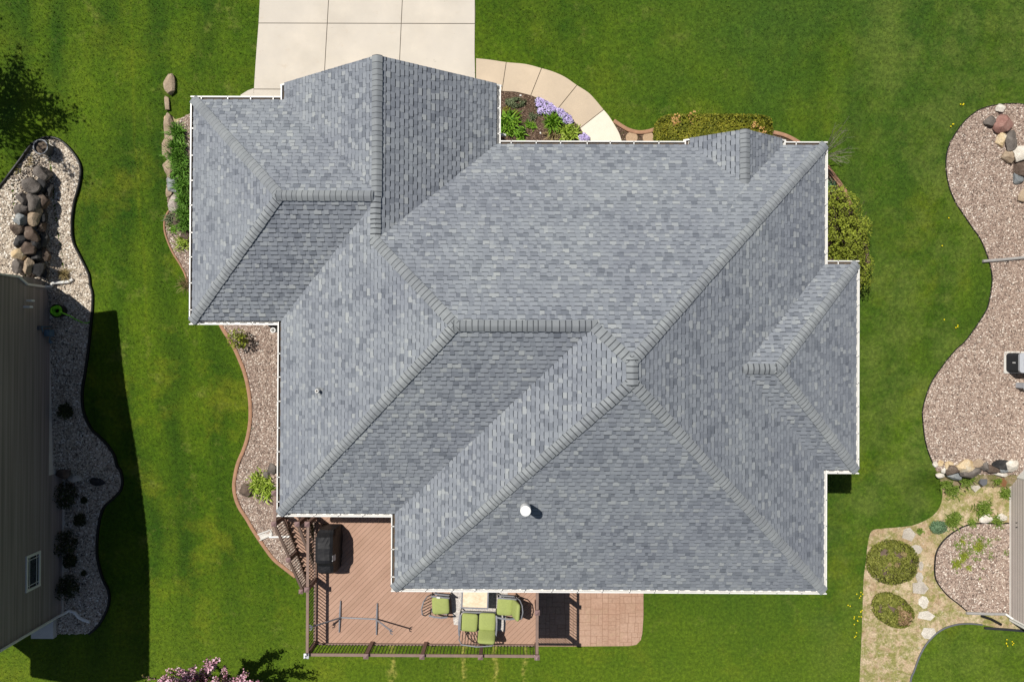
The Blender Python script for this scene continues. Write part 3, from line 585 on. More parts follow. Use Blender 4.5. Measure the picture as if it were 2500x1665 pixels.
# ------------------------------------------------------------ main house
def hz(p, o, u, t=T, e=E8): return e+t*((p[0]-o[0])*u[0]+(p[1]-o[1])*u[1])
COURSE = .146
def shingle_face(mb, poly, o, u, trim=.15, rng=rnd, e=E8, t=T, course=COURSE, cut=True):
    """lay overlapping courses of random-width laminated tabs on one roof plane given as a plan polygon"""
    k = math.sqrt(1+t*t); pe = (-u[1], u[0])
    P = [((p[0]-o[0])*pe[0]+(p[1]-o[1])*pe[1], ((p[0]-o[0])*u[0]+(p[1]-o[1])*u[1])*k) for p in poly]
    nrm = Vector((-t*u[0], -t*u[1], 1)).normalized()
    def to3(a, v, h):
        d = v/k; x = o[0]+pe[0]*a+u[0]*d; y = o[1]+pe[1]*a+u[1]*d
        return (x+nrm.x*h, y+nrm.y*h, e+t*d+nrm.z*h)
    vmax = max(p[1] for p in P); v = trim*k; ci = 0
    while v < vmax:
        v1 = v+course; q = clip(clip(P, lambda p: p[1]-v), lambda p: v1-p[1])
        if len(q) > 2:
            a = min(p[0] for p in q)-rng.random()*.2; am = max(p[0] for p in q); hi = rng.random() < .5
            while a < am:
                hi = not hi
                wd = rng.choice((.13, .16, .19, .22)) if hi else rng.choice((.09, .12, .15, .19)); a1 = a+wd
                g = clip(clip(q, lambda p: p[0]-a), lambda p: a1-p[0])
                if len(g) > 2:
                    ar = abs(sum(g[i][0]*g[(i+1) % len(g)][1]-g[(i+1) % len(g)][0]*g[i][1] for i in range(len(g))))/2
                    if ar > .0004:
                        if sum(g[i][0]*g[(i+1) % len(g)][1]-g[(i+1) % len(g)][0]*g[i][1] for i in range(len(g))) < 0: g = g[::-1]
                        th = .024 if hi else .012; n = len(g)
                        top = [to3(p[0], p[1], .004+th*(1-.75*(p[1]-v)/course)) for p in g]; bot = [to3(p[0], p[1]-((.036 if hi else .010) if p[1]-v < .004 else 0), .0115 if p[1]-v < .004 else -.012) for p in g]
                        r = rng.random(); val = (.57 if hi else .45)+rng.gauss(0, .12)
                        if r < .13: val = rng.uniform(.1, .3)
                        elif r > .90: val = rng.uniform(.8, 1)
                        fl = pe[0]*u[1]-pe[1]*u[0] < 0
                        fs = [tuple(range(n))]+[(i, n+i, n+(i+1) % n, (i+1) % n) for i in range(n)]
                        if fl: fs = [f[::-1] for f in fs]
                        mb.add(top+bot, fs, min(1, max(.1, val)))
                        for q_ in range(n):
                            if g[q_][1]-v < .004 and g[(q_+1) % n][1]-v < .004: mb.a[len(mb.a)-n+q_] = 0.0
                a = a1
        v = v1; ci += 1
hd = (yA-yGS)/2; ym = yA-hd; xr = (xFW+xFE)/2; hF = (xFE-xFW)/2; hm = (yN-yS1)/2; ht = (xE-xW2)/2
hb = (yb1-yb2)/2; ybm = yb1-hb; hs = (xs2-xs1)/2; xsr = (xs1+xs2)/2; xm = (xW1+xFE)/2; dm = xm-xW1
P1 = (xg+hd, ym); Rg = (xFE-hd, ym); Q = (xr, yA-hF); Tt = (xm, yGS+dm); U = (xm, yN-dm); P2 = (xW1+hm, yN-hm); Vv = (xW2+hm, yN-hm)
P3 = (xE-ht, yN-ht); P4 = (xE-ht, yS2+ht); B1 = (xB-hb, ybm); B0 = (xE-hb, ybm); Sg = (xsr, yN-hs)
house = empty('house', (0, 0, 2.6), 'large hipped house with blue grey shingle roof', 'house')
ROOFS = [('garage_roof', [([(xg, yGS), P1, (xg, yA)], (xg, 0), (1, 0)), ([(xg, yA), (xFW, yA), Q, Rg, P1], (0, yA), (0, -1)), ([(xg, yGS), (xW1, yGS), Tt, Rg, P1], (0, yGS), (0, 1))]),
 ('front_gable_roof', [([(xFW, yF), (xFW, yA), Q, (xr, yF)], (xFW, 0), (1, 0)), ([(xr, yF), Q, Rg, Tt, U, (xFE, yN), (xFE, yF)], (xFE, 0), (-1, 0))]),
 ('main_roof', [([(xW1, yGS), (xW1, yS1), P2, U, Tt], (xW1, 0), (1, 0)), ([(xW1, yS1), (xW2, yS1), Vv, P2], (0, yS1), (0, 1)),
   ([(xFE, yN), (xs1, yN), Sg, P3, Vv, P2, U], (0, yN), (0, -1)), ([Sg, (xs2, yN), (xE, yN), P3], (0, yN), (0, -1)),
   ([(xE, yN), P3, P4, B0, (xE, yb1)], (xE, 0), (-1, 0)), ([B0, P4, (xE, yS2), (xE, yb2)], (xE, 0), (-1, 0)),
   ([(xW2, yS1), Vv, P3, P4, (xW2, yS2)], (xW2, 0), (1, 0)), ([(xW2, yS2), P4, (xE, yS2)], (0, yS2), (0, 1))]),
 ('side_bay_roof', [([(xE, yb1), (xB, yb1), B1, B0], (0, yb1), (0, -1)), ([(xB, yb1), (xB, yb2), B1], (xB, 0), (-1, 0)), ([(xB, yb2), (xE, yb2), B0, B1], (0, yb2), (0, 1))]),
 ('small_gable_roof', [([(xs1, ysF), (xs1, yN), Sg, (xsr, ysF)], (xs1, 0), (1, 0)), ([(xsr, ysF), Sg, (xs2, yN), (xs2, ysF)], (xs2, 0), (-1, 0))])]
roofs = {}
for nm, faces in ROOFS:
    mb = MB()
    for poly, o, u in faces: shingle_face(mb, poly, o, u)
    roofs[nm] = mb.build(nm, 'shingle', house)
def hpt(p, o, u): return Vector((p[0], p[1], hz(p, o, u)))
def ridge_caps(p, q, slope, parent, half=.155, ex=.165, start=0.0):
    """overlapping bent cap shingles from the low end p to the high end q; slope = fall per metre sideways"""
    mb = MB(); d = q-p; L = d.length; d.normalize(); s = Vector((d.y, -d.x, 0)).normalized(); k = start
    prof = [-1, -.8, -.5, -.2, 0, .2, .5, .8, 1]
    while k < L-.02:
        e = min(k+ex*rnd.choice((.8, 1, 1, 1, 1, 1.25)), L); rowl, rowh, rowb = [], [], []
        j = rnd.uniform(-.006, .006); lift = .036
        for x in prof:
            a = x*half; drop = slope*(math.sqrt(a*a+.05**2)-.05)*1.02; base_ = p+s*(a+j)-Vector((0, 0, drop))
            rowl.append(base_+d*(k+.013)+Vector((0, 0, lift+.018))); rowh.append(base_+d*(e+.016)+Vector((0, 0, lift-.014))); rowb.append(base_+d*(k-.016)+Vector((0, 0, .028)))
        n = len(prof); vs = rowl+rowh+rowb
        fs = [(i, i+1, n+i+1, n+i) for i in range(n-1)]+[(2*n+i, 2*n+i+1, i+1, i) for i in range(n-1)]
        v0 = len(vs); vs += [rowl[0]-Vector((0, 0, .05)), rowh[0]-Vector((0, 0, .05)), rowl[-1]-Vector((0, 0, .05)), rowh[-1]-Vector((0, 0, .05))]
        fs += [(v0, 0, n, v0+1), (n-1, v0+2, v0+3, 2*n-1)]
        val = rnd.uniform(.3, 1); mb.add(vs, fs, val); n0 = len(mb.a)-len(fs)+n-1
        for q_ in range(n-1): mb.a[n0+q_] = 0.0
        k = e
    return mb.build('ridge_cap', 'cap', parent)
DS = T/math.sqrt(2)
z2 = lambda p, h: Vector((p[0], p[1], E8+T*h))
mr_ = roofs['main_roof']; gr_ = roofs['garage_roof']; fr_ = roofs['front_gable_roof']; br_ = roofs['side_bay_roof']; sr_ = roofs['small_gable_roof']
def inset(a, b, d=.2): return a+(b-a).normalized()*d
def hip(a, b, par): ridge_caps(inset(a, b, .14), b, DS, par)
def lev(a, b, par): ridge_caps(a, b, T, par)
hip(z2((xg, yA), 0), z2(P1, hd), gr_); hip(z2((xg, yGS), 0), z2(P1, hd), gr_); lev(z2(P1, hd)-Vector((.1, 0, 0)), z2(Rg, hd)+Vector((.05, 0, 0)), gr_)
lev(z2((xr, yF), hF), z2((xr, ym-.02), hF), fr_)
ridge_caps(z2(U, dm)-Vector((0, .12, .03)), z2((xm, ym+.02), dm), T, mr_)
hip2 = lambda a, b, par: ridge_caps(a, b, DS, par)
hip2(z2(U, dm)-Vector((.08, -.08, .03)), z2(P2, hm), mr_); lev(z2(P2, hm)-Vector((.05, 0, 0)), z2(Vv, hm)+Vector((.08, 0, 0)), mr_)
hip(z2((xW1, yS1), 0), z2(P2, hm), mr_); hip2(z2(Vv, hm), z2(P3, ht), mr_); lev(z2(P4, ht)-Vector((0, .08, 0)), z2(P3, ht)+Vector((0, .1, 0)), mr_)
hip(z2((xE, yN), 0), z2(P3, ht), mr_); hip(z2((xW2, yS2), 0), z2(P4, ht), mr_); hip(z2((xE, yS2), 0), z2(P4, ht), mr_)
hip(z2((xB, yb1), 0), z2(B1, hb), br_); hip(z2((xB, yb2), 0), z2(B1, hb), br_); lev(z2(B0, hb), z2(B1, hb)+Vector((.08, 0, 0)), br_)
lev(z2((xsr, ysF), hs), z2((Sg[0], Sg[1]-.0), hs), sr_)
# soffits and walls
OUT = [(xg, yA), (xFW, yA), (xFW, yF), (xFE, yF), (xFE, yN), (xs1, yN), (xs1, ysF), (xs2, ysF), (xs2, yN), (xE, yN), (xE, yb1), (xB, yb1), (xB, yb2), (xE, yb2), (xE, yS2), (xW2, yS2), (xW2, yS1), (xW1, yS1), (xW1, yGS), (xg, yGS)]
O = .5; g2 = .35
WALL = [(xg+O, yA-O), (xFW+O, yA-O), (xFW+O, yF-g2), (xFE-O, yF-g2), (xFE-O, yN-O), (xs1+O, yN-O), (xs1+O, ysF-.3), (xs2-O, ysF-.3), (xs2-O, yN-O), (xE-O, yN-O), (xE-O, yb1-O), (xB-O, yb1-O), (xB-O, yb2+O), (xE-O, yb2+O), (xE-O, yS2+O), (xW2+O, yS2+O), (xW2+O, yS1+O), (xW1+O, yS1+O), (xW1+O, yGS+O), (xg+O, yGS+O)]
def inset_poly(poly, d):
    n = len(poly); out = []
    for i in range(n):
        a, b, c = poly[i-1], poly[i], poly[(i+1) % n]
        def nn(p, q): l = math.dist(p, q); return ((q[1]-p[1])/l, -(q[0]-p[0])/l)
        n1, n2 = nn(a, b), nn(b, c); out.append((b[0]+(n1[0]+n2[0])*d, b[1]+(n1[1]+n2[1])*d))
    return out
mb = MB(); mb.prism(inset_poly(OUT, .125), E8-.16, E8+.005); mb.build('soffit', 'soffit', house)
def lap_walls(poly, z0f, z1, mat, parent, lap=.13, name='wall', closed=True):
    mb = MB(); n = len(poly)
    for i in range(n if closed else n-1):
        a, b = poly[i], poly[(i+1) % n]; l = math.dist(a, b); nx_, ny_ = -(b[1]-a[1])/l, (b[0]-a[0])/l
        z0 = z0f(a, b); vs = []; k = int((z1-z0)/lap)+1
        for j in range(k):
            za = z0+j*lap; zb = min(z1, za+lap)
            for o_, zz in ((.014, za), (.0, zb)): vs += [(a[0]+nx_*o_, a[1]+ny_*o_, zz), (b[0]+nx_*o_, b[1]+ny_*o_, zz)]
        fs = []
        for j in range(2*k-1): fs.append((2*j, 2*j+1, 2*j+3, 2*j+2))
        mb.add(vs, fs)
    return mb.build(name, mat, parent)
# the outline above runs clockwise, so the outward side is on its left
lap_walls(WALL, lambda a, b: min(float(zg(*a)), float(zg(*b)))-.3, E8-.16, 'siding', house)
for (xa, xb, y, h) in ((xFW+.1, xFE-.1, yF-g2, hF-.1), (xs1+.1, xs2-.1, ysF-.3, hs-.1)):
    mb = MB(); c = (xa+xb)/2; mb.add([(xa, y, E8), (xb, y, E8), (c, y, E8+T*h), (xa, y-.1, E8), (xb, y-.1, E8), (c, y-.1, E8+T*h)], [(0, 1, 2), (5, 4, 3), (0, 3, 4, 1), (1, 4, 5, 2), (2, 5, 3, 0)])
    mb.build('gable_wall', 'siding', house)
# rake boards under the two open gable ends
for (xa, xb, y, h, nm_) in ((xFW, xFE, yF, hF, 'rake_board'), (xs1, xs2, ysF, hs, 'rake_board')):
    mb = MB(); c = (xa+xb)/2
    for e in ((xa, y-.04, E8-.09), (xb, y-.04, E8-.09)): mb.bar(e, (c, y-.04, E8+T*h-.09), .05, .16)
    mb.build('rake_board', 'white', house)
# gutters: open troughs with hangers
GP = [(-.01, 0), (-.01, -.12), (.092, -.12), (.132, -.05), (.132, .010), (.094, .010), (.094, -.004), (.118, -.012), (.084, -.108), (.006, -.108), (.006, .0)]
def gutter(p, q, out, ca=(0, 0), hang=.82):
    mb = MB(); p3, q3 = Vector((*p, E8+.012)), Vector((*q, E8+.012)); o3 = Vector((*out, 0)); d = (q3-p3).normalized(); L = (q3-p3).length
    vs = []
    for e, m_ in ((p3, ca[0]), (q3, ca[1])):
        for a, z in GP: vs.append(e-o3*.128+o3*a+Vector((0, 0, z))+d*(m_*(a)))
    n = len(GP); mb.add(vs, [(i, (i+1) % n, n+(i+1) % n, n+i) for i in range(n)]+[tuple(range(n-1, -1, -1)), tuple(range(n, 2*n))])
    k = .35
    while k < L-.2:
        c = p3+d*k-o3*.064+Vector((0, 0, .004)); mb.bar(c-o3*.062, c+o3*.058, .03, .012); k += hang*rnd.uniform(.9, 1.1)
    o = mb.build('gutter', 'white', house)
    if out[0] < 0 or out[1] > 0:       # dark strip low in the trough, west and north runs only
        mb = MB(); a, b = (p3, q3); vs = [e-o3*.128+o3*k+Vector((0, 0, -.055)) for e in (a, b) for k in (.008, .105)]; mb.add(vs, [(0, 1, 3, 2)]); mb.build('trough_strip', 'soil', o)
    return o
runs = [((xg, yGS+.13), (xg, yA-.13), (-1, 0)), ((xg, yA), (xFW-.0, yA), (0, 1)), ((xFW, yA-.12), (xFW, yF-.02), (-1, 0)), ((xFE, yN-.12), (xFE, yF-.02), (1, 0)), ((xFE+.0, yN), (xs1, yN), (0, 1)),
        ((xs1, yN-.12), (xs1, ysF-.02), (-1, 0)), ((xs2, yN-.12), (xs2, ysF-.02), (1, 0)), ((xs2, yN), (xE, yN), (0, 1)), ((xE, yb1-.12), (xE, yN-.13), (1, 0)), ((xE, yb1), (xB, yb1), (0, 1)), ((xB, yb2+.13), (xB, yb1-.13), (1, 0)),
        ((xE-.0, yb2), (xB, yb2), (0, -1)), ((xE, yS2+.13), (xE, yb2+.12), (1, 0)), ((xW2, yS2), (xE, yS2), (0, -1)), ((xW2, yS2+.13), (xW2, yS1+.12), (-1, 0)), ((xW1, yS1), (xW2, yS1), (0, -1)), ((xW1, yS1+.13), (xW1, yGS+.12), (-1, 0)), ((xg, yGS), (xW1, yGS), (0, -1))]
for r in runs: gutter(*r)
def downspout(pts, name='downspout', par=None, rad=.045, mat='white'):
    mb = MB()
    for a, b in zip(pts[:-1], pts[1:]): mb.bar(a, b, rad*2, rad*1.5)
    return mb.build(name, mat, par or house)
def gz(x, y): return float(zg(x, y))
# elbow that shows in the corner by the garage, two spouts in the entry corner
mb = MB(); ex, ey = xW1-.20, yGS-.17
mb.lathe((ex, ey, E8-.30), [(.0, 0), (.075, 0), (.085, .1), (.085, .2), (.062, .2), (.055, .06), (0, .06)], 16); mb.tube([(ex, ey, E8-.25), (xW1+.2, ey-.06, E8-.4), (xW1+.45, ey-.1, E8-.6)], .06)
mb.build('downspout', 'white', house); 
downspout([(xFE-.10, 7.75, E8-.15), (xFE-.42, 7.75, E8-.5), (xFE-.44, 7.75, 3.0), (xFE+.12, 7.72, 2.68)]); downspout([(xFE-.42, 6.85, E8-.4), (xFE-.43, 6.85, 2.95), (xFE+.16, 7.05, 2.55)])
downspout([(xE-.1, yb2-.35, E8-.15), (xE-.43, yb2-.4, E8-.5), (xE-.44, yb2-.4, .6)])
# openings, real but mostly out of sight
def opening(kind, c, wd, h, nv, mat='glass', grid=0):
    n = Vector((*nv, 0)); s = Vector((-nv[1], nv[0], 0)); c = Vector(c); mb = MB()
    def slab(cc, w_, h_, d0, d1, m): 
        vs = [cc+s*(a*w_/2)+Vector((0, 0, b*h_/2))+n*d for d in (d0, d1) for a, b in ((-1, -1), (1, -1), (1, 1), (-1, 1))]
        m.add(vs, [(3, 2, 1, 0), (4, 5, 6, 7), (0, 1, 5, 4), (1, 2, 6, 5), (2, 3, 7, 6), (3, 0, 4, 7)])
    slab(c, wd, h, -.02, .02, mb); base_ = mb.build(kind, mat, house); fm = MB()
    for sx in (-1, 1): slab(c+s*(sx*(wd/2+.045)), .09, h+.18, -.02, .045, fm)
    for sz_ in (-1, 1): slab(c+Vector((0, 0, sz_*(h/2+.045))), wd-.004, .09, -.02, .043, fm)
    for g_ in range(1, grid+1): slab(c+Vector((0, 0, -h/2+h*g_/(grid+1))), wd-.01, .03, -.01, .03, fm)
    f = fm.build('frame', 'white', base_)
yfw = yF-g2
opening('garage_door', (-5.7, yfw, 3.75), 2.6, 2.1, (0, 1), 'door', 3); opening('garage_door', (-2.5, yfw, 3.75), 2.6, 2.1, (0, 1), 'door', 3); opening('garage_door', (-9.1, yA-O, 3.75), 2.2, 2.1, (0, 1), 'door', 3)
opening('front_door', (3.3, yN-O, 4.05), 1.0, 2.1, (0, 1), 'wood_door'); opening('window', (1.0, yN-O, 4.4), 1.4, 1.3, (0, 1), grid=1); opening('window', (7.2, ysF-.3, 4.4), 1.5, 1.4, (0, 1), grid=1)
for yy in (4.6, ): opening('window', (xE-O, yy, 4.4), 1.2, 1.2, (1, 0), grid=1)
opening('window', (xB-O, -.7, 4.4), 2.0, 1.2, (1, 0), grid=1); opening('window', (xE-O, -6.0, 4.4), 1.0, 1.2, (1, 0), grid=1)
for xx, zz, hh in ((-2.4, 4.2, 2.1), (2.2, 4.4, 1.4), (6.5, 4.4, 1.4), (5.5, 1.35, 1.6)): opening('patio_door' if hh > 2 else 'window', (xx, yS2+O, zz), 1.8, hh, (0, -1), grid=0)
opening('patio_door', (-5.4, yS1+O, 4.2), 1.8, 2.05, (0, -1)); opening('window', (xW1+O, -2.5, 4.4), 1.2, 1.2, (-1, 0), grid=1); opening('window', (xg+O, 4.3, 4.4), .9, .9, (-1, 0), grid=1)
# vents through the roof
def roofhit(px, py, faces):
    o, u = faces; z = 7.0
    for _ in range(12):
        p = Z(px, py, z); z = hz(p, o, u)
    return Vector((*p, z))
fp = roofhit(1282.5, 1234, ((0, yS2), (0, 1))); mb = MB()
mb.lathe((fp.x, fp.y, fp.z), [(.15, -.14), (.15, .06), (.125, .10), (.10, .16), (.10, .30)], 20); fl_ = mb.build('flue_pipe', 'galv', mr_)
mb = MB(); mb.lathe((fp.x, fp.y, fp.z+.22), [(.115, 0), (.125, .02), (.125, .05), (.085, .06), (.085, .16)], 24); mb.lathe((fp.x, fp.y, fp.z+.36), [(.085, 0), (.155, .0), (.155, .30), (.145, .315), (.02, .34), (0, .34)], 28)
mb.build('flue_cap', 'flue', mr_)
vp = roofhit(779.5, 953, ((xW1, 0), (1, 0))); mb = MB(); mb.bar(vp-Vector((.12, .03, .06)), vp+Vector((.16, -.03, .11)), .26, .02); mb.lathe((vp.x, vp.y, vp.z-.05), [(.09, 0), (.09, .06), (.055, .12)], 16); mb.build('vent_boot', 'lead', mr_)
mb = MB(); mb.lathe((vp.x, vp.y, vp.z), [(.055, 0), (.055, .28), (.035, .28), (.035, .1)], 16, cap=False); mb.build('vent_pipe', 'white', mr_)

# ------------------------------------------------------------ deck
DZ = 3.1
dx0, dx1, dy0 = -7.22, .84, -10.86; dyw1 = yS1+O-.002; dyw2 = yS2+O-.002; xw2 = xW2+O
deck = empty('deck', (-3.2, -9, 0), 'raised brown composite deck with black balusters', 'deck')
DP = [(dx0, dy0), (dx1, dy0), (dx1, dyw2), (xw2, dyw2), (xw2, dyw1), (dx0-1.16, dyw1), (dx0-1.16, -6.15), (dx0, -6.15)]
mb = MB(); kk = 0; wB = .143; r2 = math.sqrt(2)
lo = min((p[1]-p[0]) for p in DP)/r2
hi = max((p[1]-p[0]) for p in DP)/r2
c = lo
while c < hi:            # boards on the diagonal: lines of constant y - x
    g = clip(clip(DP, lambda p: (p[1]-p[0])/r2-c-.004), lambda p: c+wB-.004-(p[1]-p[0])/r2)
    if len(g) > 2:
        if sum(g[i][0]*g[(i+1) % len(g)][1]-g[(i+1) % len(g)][0]*g[i][1] for i in range(len(g))) < 0: g = g[::-1]
        mb.prism(g, DZ-.028, DZ+rnd.uniform(-.001, .001), rnd.random())
    c += wB
mb.build('floor', 'deck', deck)
mb = MB(); mb.prism([(p[0]*.999, p[1]*.999) for p in inset_poly(DP[::-1], .03)], DZ-.25, DZ-.05); mb.build('frame', 'darkframe', deck)
mb = MB()
for a, b in (((dx0, dy0), (dx1, dy0)), ((dx1, dy0), (dx1, dyw2)), ((dx0, dy0), (dx0, -6.15)), ((dx0-1.16, -6.15), (dx0-1.16, dyw1))): mb.bar((*a, DZ-.15), (*b, DZ-.15), .03, .26)
mb.build('fascia', 'rail', deck)
for x in (dx0+.15, -4.6, -1.9, dx1-.15):
    mb = MB(); mb.box((x, dy0+.35, 1.4), (.15, .15, 2.9)); mb.build('support_post', 'post', deck)
nbal = 0; extra = MB(); RT = DZ+.97
def post(x, y, z0=None, z1=None, cap='postcap', lab=None):
    z0 = DZ-.25 if z0 is None else z0; z1 = RT+.09 if z1 is None else z1
    mb = MB(); mb.box((x, y, (z0+z1)/2), (.125, .125, z1-z0)); o = mb.build('post', 'post', deck)
    mb = MB(); mb.box((x, y, z1+.0125), (.175, .175, .025)); mb.box((x, y, z1+.05), (.17, .17, .05), taper=.08); c_ = mb.build('post_cap', cap, o)
    if lab: c_['label'] = lab
    return o
def rail(a, b, za=DZ, zb=None, top='rail', show=True):
    global nbal
    zb = za if zb is None else zb; a, b = Vector((*a, 0)), Vector((*b, 0)); d = (b-a).normalized(); L = (b-a).length
    mb = MB(); A, B = a+d*.07, b-d*.07; mb.bar((A.x, A.y, za+.965), (B.x, B.y, zb+.965), .095, .04); mb.bar((A.x, A.y, za+.92), (B.x, B.y, zb+.92), .04, .05)
    r_ = mb.build('top_rail', top, deck); mb = MB(); mb.bar((A.x, A.y, za+.12), (B.x, B.y, zb+.12), .05, .06); mb.build('bottom_rail', top, deck)
    n = int(L/.115)
    for i in range(1, n):
        f = i/n; p = a+(b-a)*f; z = za+(zb-za)*f; m_ = MB(); m_ = m_ if nbal < 98 and show else extra
        m_.box((p.x, p.y, z+.525), (.021, .021, .78), math.atan2(d.y, d.x))
        if m_ is not extra: m_.build('baluster', 'baluster', r_); nbal += 1
xs_ = [dx0+.03, Z(893, 1602, 4.2)[0], Z(1030, 1606, 4.2)[0], Z(1173, 1606, 4.2)[0], dx1-.02]; ysr = dy0+.02
for i, x in enumerate(xs_): post(x, ysr, cap='capwhite' if i == 0 else 'capspeck' if i == 4 else 'postcap', lab='corner post cap coated in white droppings' if i == 0 else 'corner post cap specked with white' if i == 4 else None)
for a, b in zip(xs_[:-1], xs_[1:]): rail((a, ysr), (b, ysr))
wy = [ysr, Z(749, 1440, 4.2)[1], Z(749, 1280, 4.2)[1]]
for y in wy[1:]: post(dx0+.03, y)
for a, b in zip(wy[:-1], wy[1:]): rail((dx0+.03, a), (dx0+.03, b))
ey_ = Z(1311, 1496, 4.2)[1]; post(dx1-.02, ey_)
rail((dx1-.02, ysr), (dx1-.02, ey_), show=False); rail((dx1-.02, ey_), (dx1-.02, dyw2+.06), show=False)
# stairs down the west side
sx0, sx1 = dx0-1.13, dx0-.32; yt, yb = wy[2], Z(735, 1446, 1.05)[1]+.05
stair = empty('stair', (sx0, yt, DZ), None, None); stair.parent = deck; stair.matrix_parent_inverse = Matrix.Translation(-deck.location)
n_st = 14; zb_ = gz(sx0, yb)
for i in range(n_st):
    y = yt+(yb-yt)*(i+.5)/n_st; z = DZ-(DZ-zb_)*(i+1)/(n_st+1); mb = MB(); 
    for j in (-.07, .07): mb.box(((sx0+sx1)/2, y+j, z), (sx1-sx0-.1, .13, .03), val=rnd.random())
    mb.build('tread', 'deck', stair)
for x in (sx0, sx1):
    mb = MB(); mb.bar((x, yt, DZ-.16), (x, yb, zb_+.1), .05, .26); mb.build('stringer', 'post', stair)
ymid = Z(702, 1366, 2.6)[1]; zm = DZ-(DZ-zb_)*(yt-ymid)/(yt-yb)
for x in (sx0, sx1):
    post(x, yt); post(x, yb, zb_-.1, zb_+1.06)
    if x == sx0: post(x, ymid, zm-.3, zm+1.06)
    if x == sx0: rail((x, yt), (x, ymid), DZ, zm, show=False); rail((x, ymid), (x, yb), zm, zb_, show=False)
    else: rail((x, yt), (x, yb), DZ, zb_, show=False)
post(sx0, dyw1-.05); rail((sx0, yt), (sx0, dyw1-.05), show=False)
b_ = extra.build('baluster', 'baluster', deck); b_['kind'] = 'stuff'
# splash block and spout on the stones by the stair
def quad_px(pts, ox, oy, sc, dz): return [(lambda v: (v.x, v.y))(G(ox+a/sc, oy+b/sc, dz)) for a, b in pts]
q = quad_px([(243, 1284), (318, 1258), (329, 1286), (256, 1318)], 530, 780, 2.45, .06); zc = gz(*q[0]); mb = MB()
mb.prism(q, zc-.05, zc+.035); qi = [lerp2(p, (sum(a[0] for a in q)/4, sum(a[1] for a in q)/4), .22) for p in q]
for a, b in zip((0, 1, 2), (1, 2, 3)): mb.bar((*q[a], zc+.055), (*q[b], zc+.055), .05, .05)
tag(mb.build('splash_block', 'foundation'), 'concrete splash block on the stones beside the deck stairs', 'splash block')
a, b = G(657, 1310.5, .08), G(712, 1309, .1); mb = MB(); mb.bar(a, b, .07, .06); tag(mb.build('drain_spout', 'white'), 'white downspout extension lying under the deck stairs', 'downspout')

# ------------------------------------------------------------ things on the deck
def D(px, py, h=0.0): return Z(px, py, DZ+h)
f0 = lambda px, py, h=0.0: Vector((*D(px, py, h), DZ+h))
rgp = [D(1097, 1425), D(1108, 1524), D(1233, 1541), D(1241, 1425)]
if sum(rgp[i][0]*rgp[(i+1) % 4][1]-rgp[(i+1) % 4][0]*rgp[i][1] for i in range(4)) < 0: rgp = rgp[::-1]
mb = MB(); mb.prism(rgp, DZ+.003, DZ+.012); tag(mb.build('outdoor_rug', 'rug'), 'pale patterned rug under the loveseat and table', 'rug')
tt = [D(1128.5, 1425, .62), D(1128, 1481.5, .62), D(1191, 1486, .62), D(1192, 1425, .62)]
tc = (sum(p[0] for p in tt)/4, sum(p[1] for p in tt)/4)
table = empty('patio_table', (*tc, DZ), 'low square patio table with tan tile top', 'table'); tr = -.03
mb = MB(); mb.box((tc[0], tc[1], DZ+.615), (.86, .80, .02), tr); mb.build('tile_top', 'tile', table)
mb = MB()
for sx, sy, lx, ly in ((-.455, 0, .05, .9), (.455, 0, .05, .9), (0, -.425, .86, .05), (0, .425, .86, .05)):
    ca, sa = math.cos(tr), math.sin(tr); mb.box((tc[0]+sx*ca-sy*sa, tc[1]+sx*sa+sy*ca, DZ+.605), (lx, ly, .05), tr)
mb.build('rim', 'frame', table)
mb = MB(); mb.box((tc[0], tc[1], DZ+.30), (.74, .70, .56), tr); mb.build('base', 'frame', table)
def seat_frame(par, wd, dp, rz, c, slats, back_h=.86):
    """wd across, dp deep, faces local +y; returns local->world"""
    R = Matrix.Rotation(rz, 3, 'Z'); L = lambda x, y, z: Vector(c)+R@Vector((x, y, 0))+Vector((0, 0, z))
    mb = MB(); mb.bar(L(-wd/2, dp/2, .30), L(wd/2, dp/2, .30), .05, .05); mb.bar(L(-wd/2, -dp/2+.1, .30), L(wd/2, -dp/2+.1, .30), .05, .05)
    for sx in (-1, 1): mb.bar(L(sx*wd/2, -dp/2+.1, .30), L(sx*wd/2, dp/2, .30), .05, .05)
    k = int(wd/.13)
    for i in range(1, k): x = -wd/2+wd*i/k; mb.bar(L(x, -dp/2+.1, .31), L(x, dp/2, .31), .03, .015)
    mb.build('seat_frame', 'frame', par)
    for sx in (-1, 1):
        mb = MB(); pts = [L(sx*(wd/2+.01), -dp/2+.02, .60), L(sx*(wd/2+.03), -dp/6, .63), L(sx*(wd/2+.03), dp/5, .63), L(sx*(wd/2+.01), dp/2+.02, .58)]
        for a, b in zip(pts[:-1], pts[1:]): mb.bar(a, b, .055, .03)
        mb.build('arm', 'frame', par)
        for y in (dp/2, -dp/2+.08):
            mb = MB(); mb.tube([L(sx*wd/2, y, .58), L(sx*wd/2, y+(.04 if y > 0 else -.06), .0)], .022); mb.build('leg', 'darkframe', par)
    bk = [L(-wd/2, -dp/2+.04, .36), L(-wd/2-.01, -dp/2-.10, .66), L(-wd/2+.10, -dp/2-.19, back_h), L(0, -dp/2-.23, back_h+.03), L(wd/2-.10, -dp/2-.19, back_h), L(wd/2+.01, -dp/2-.10, .66), L(wd/2, -dp/2+.04, .36)]
    mb = MB(); mb.tube(bk, .022); mb.build('back_frame', 'frame', par)
    for i in range(1, slats):
        f = i/slats; x = -wd/2+wd*f; mb = MB(); mb.bar(L(x, -dp/2+.06, .36), L(x, -dp/2-.20, back_h+.01), .025, .012); mb.build('back_slat', 'darkframe', par)
    return L, R
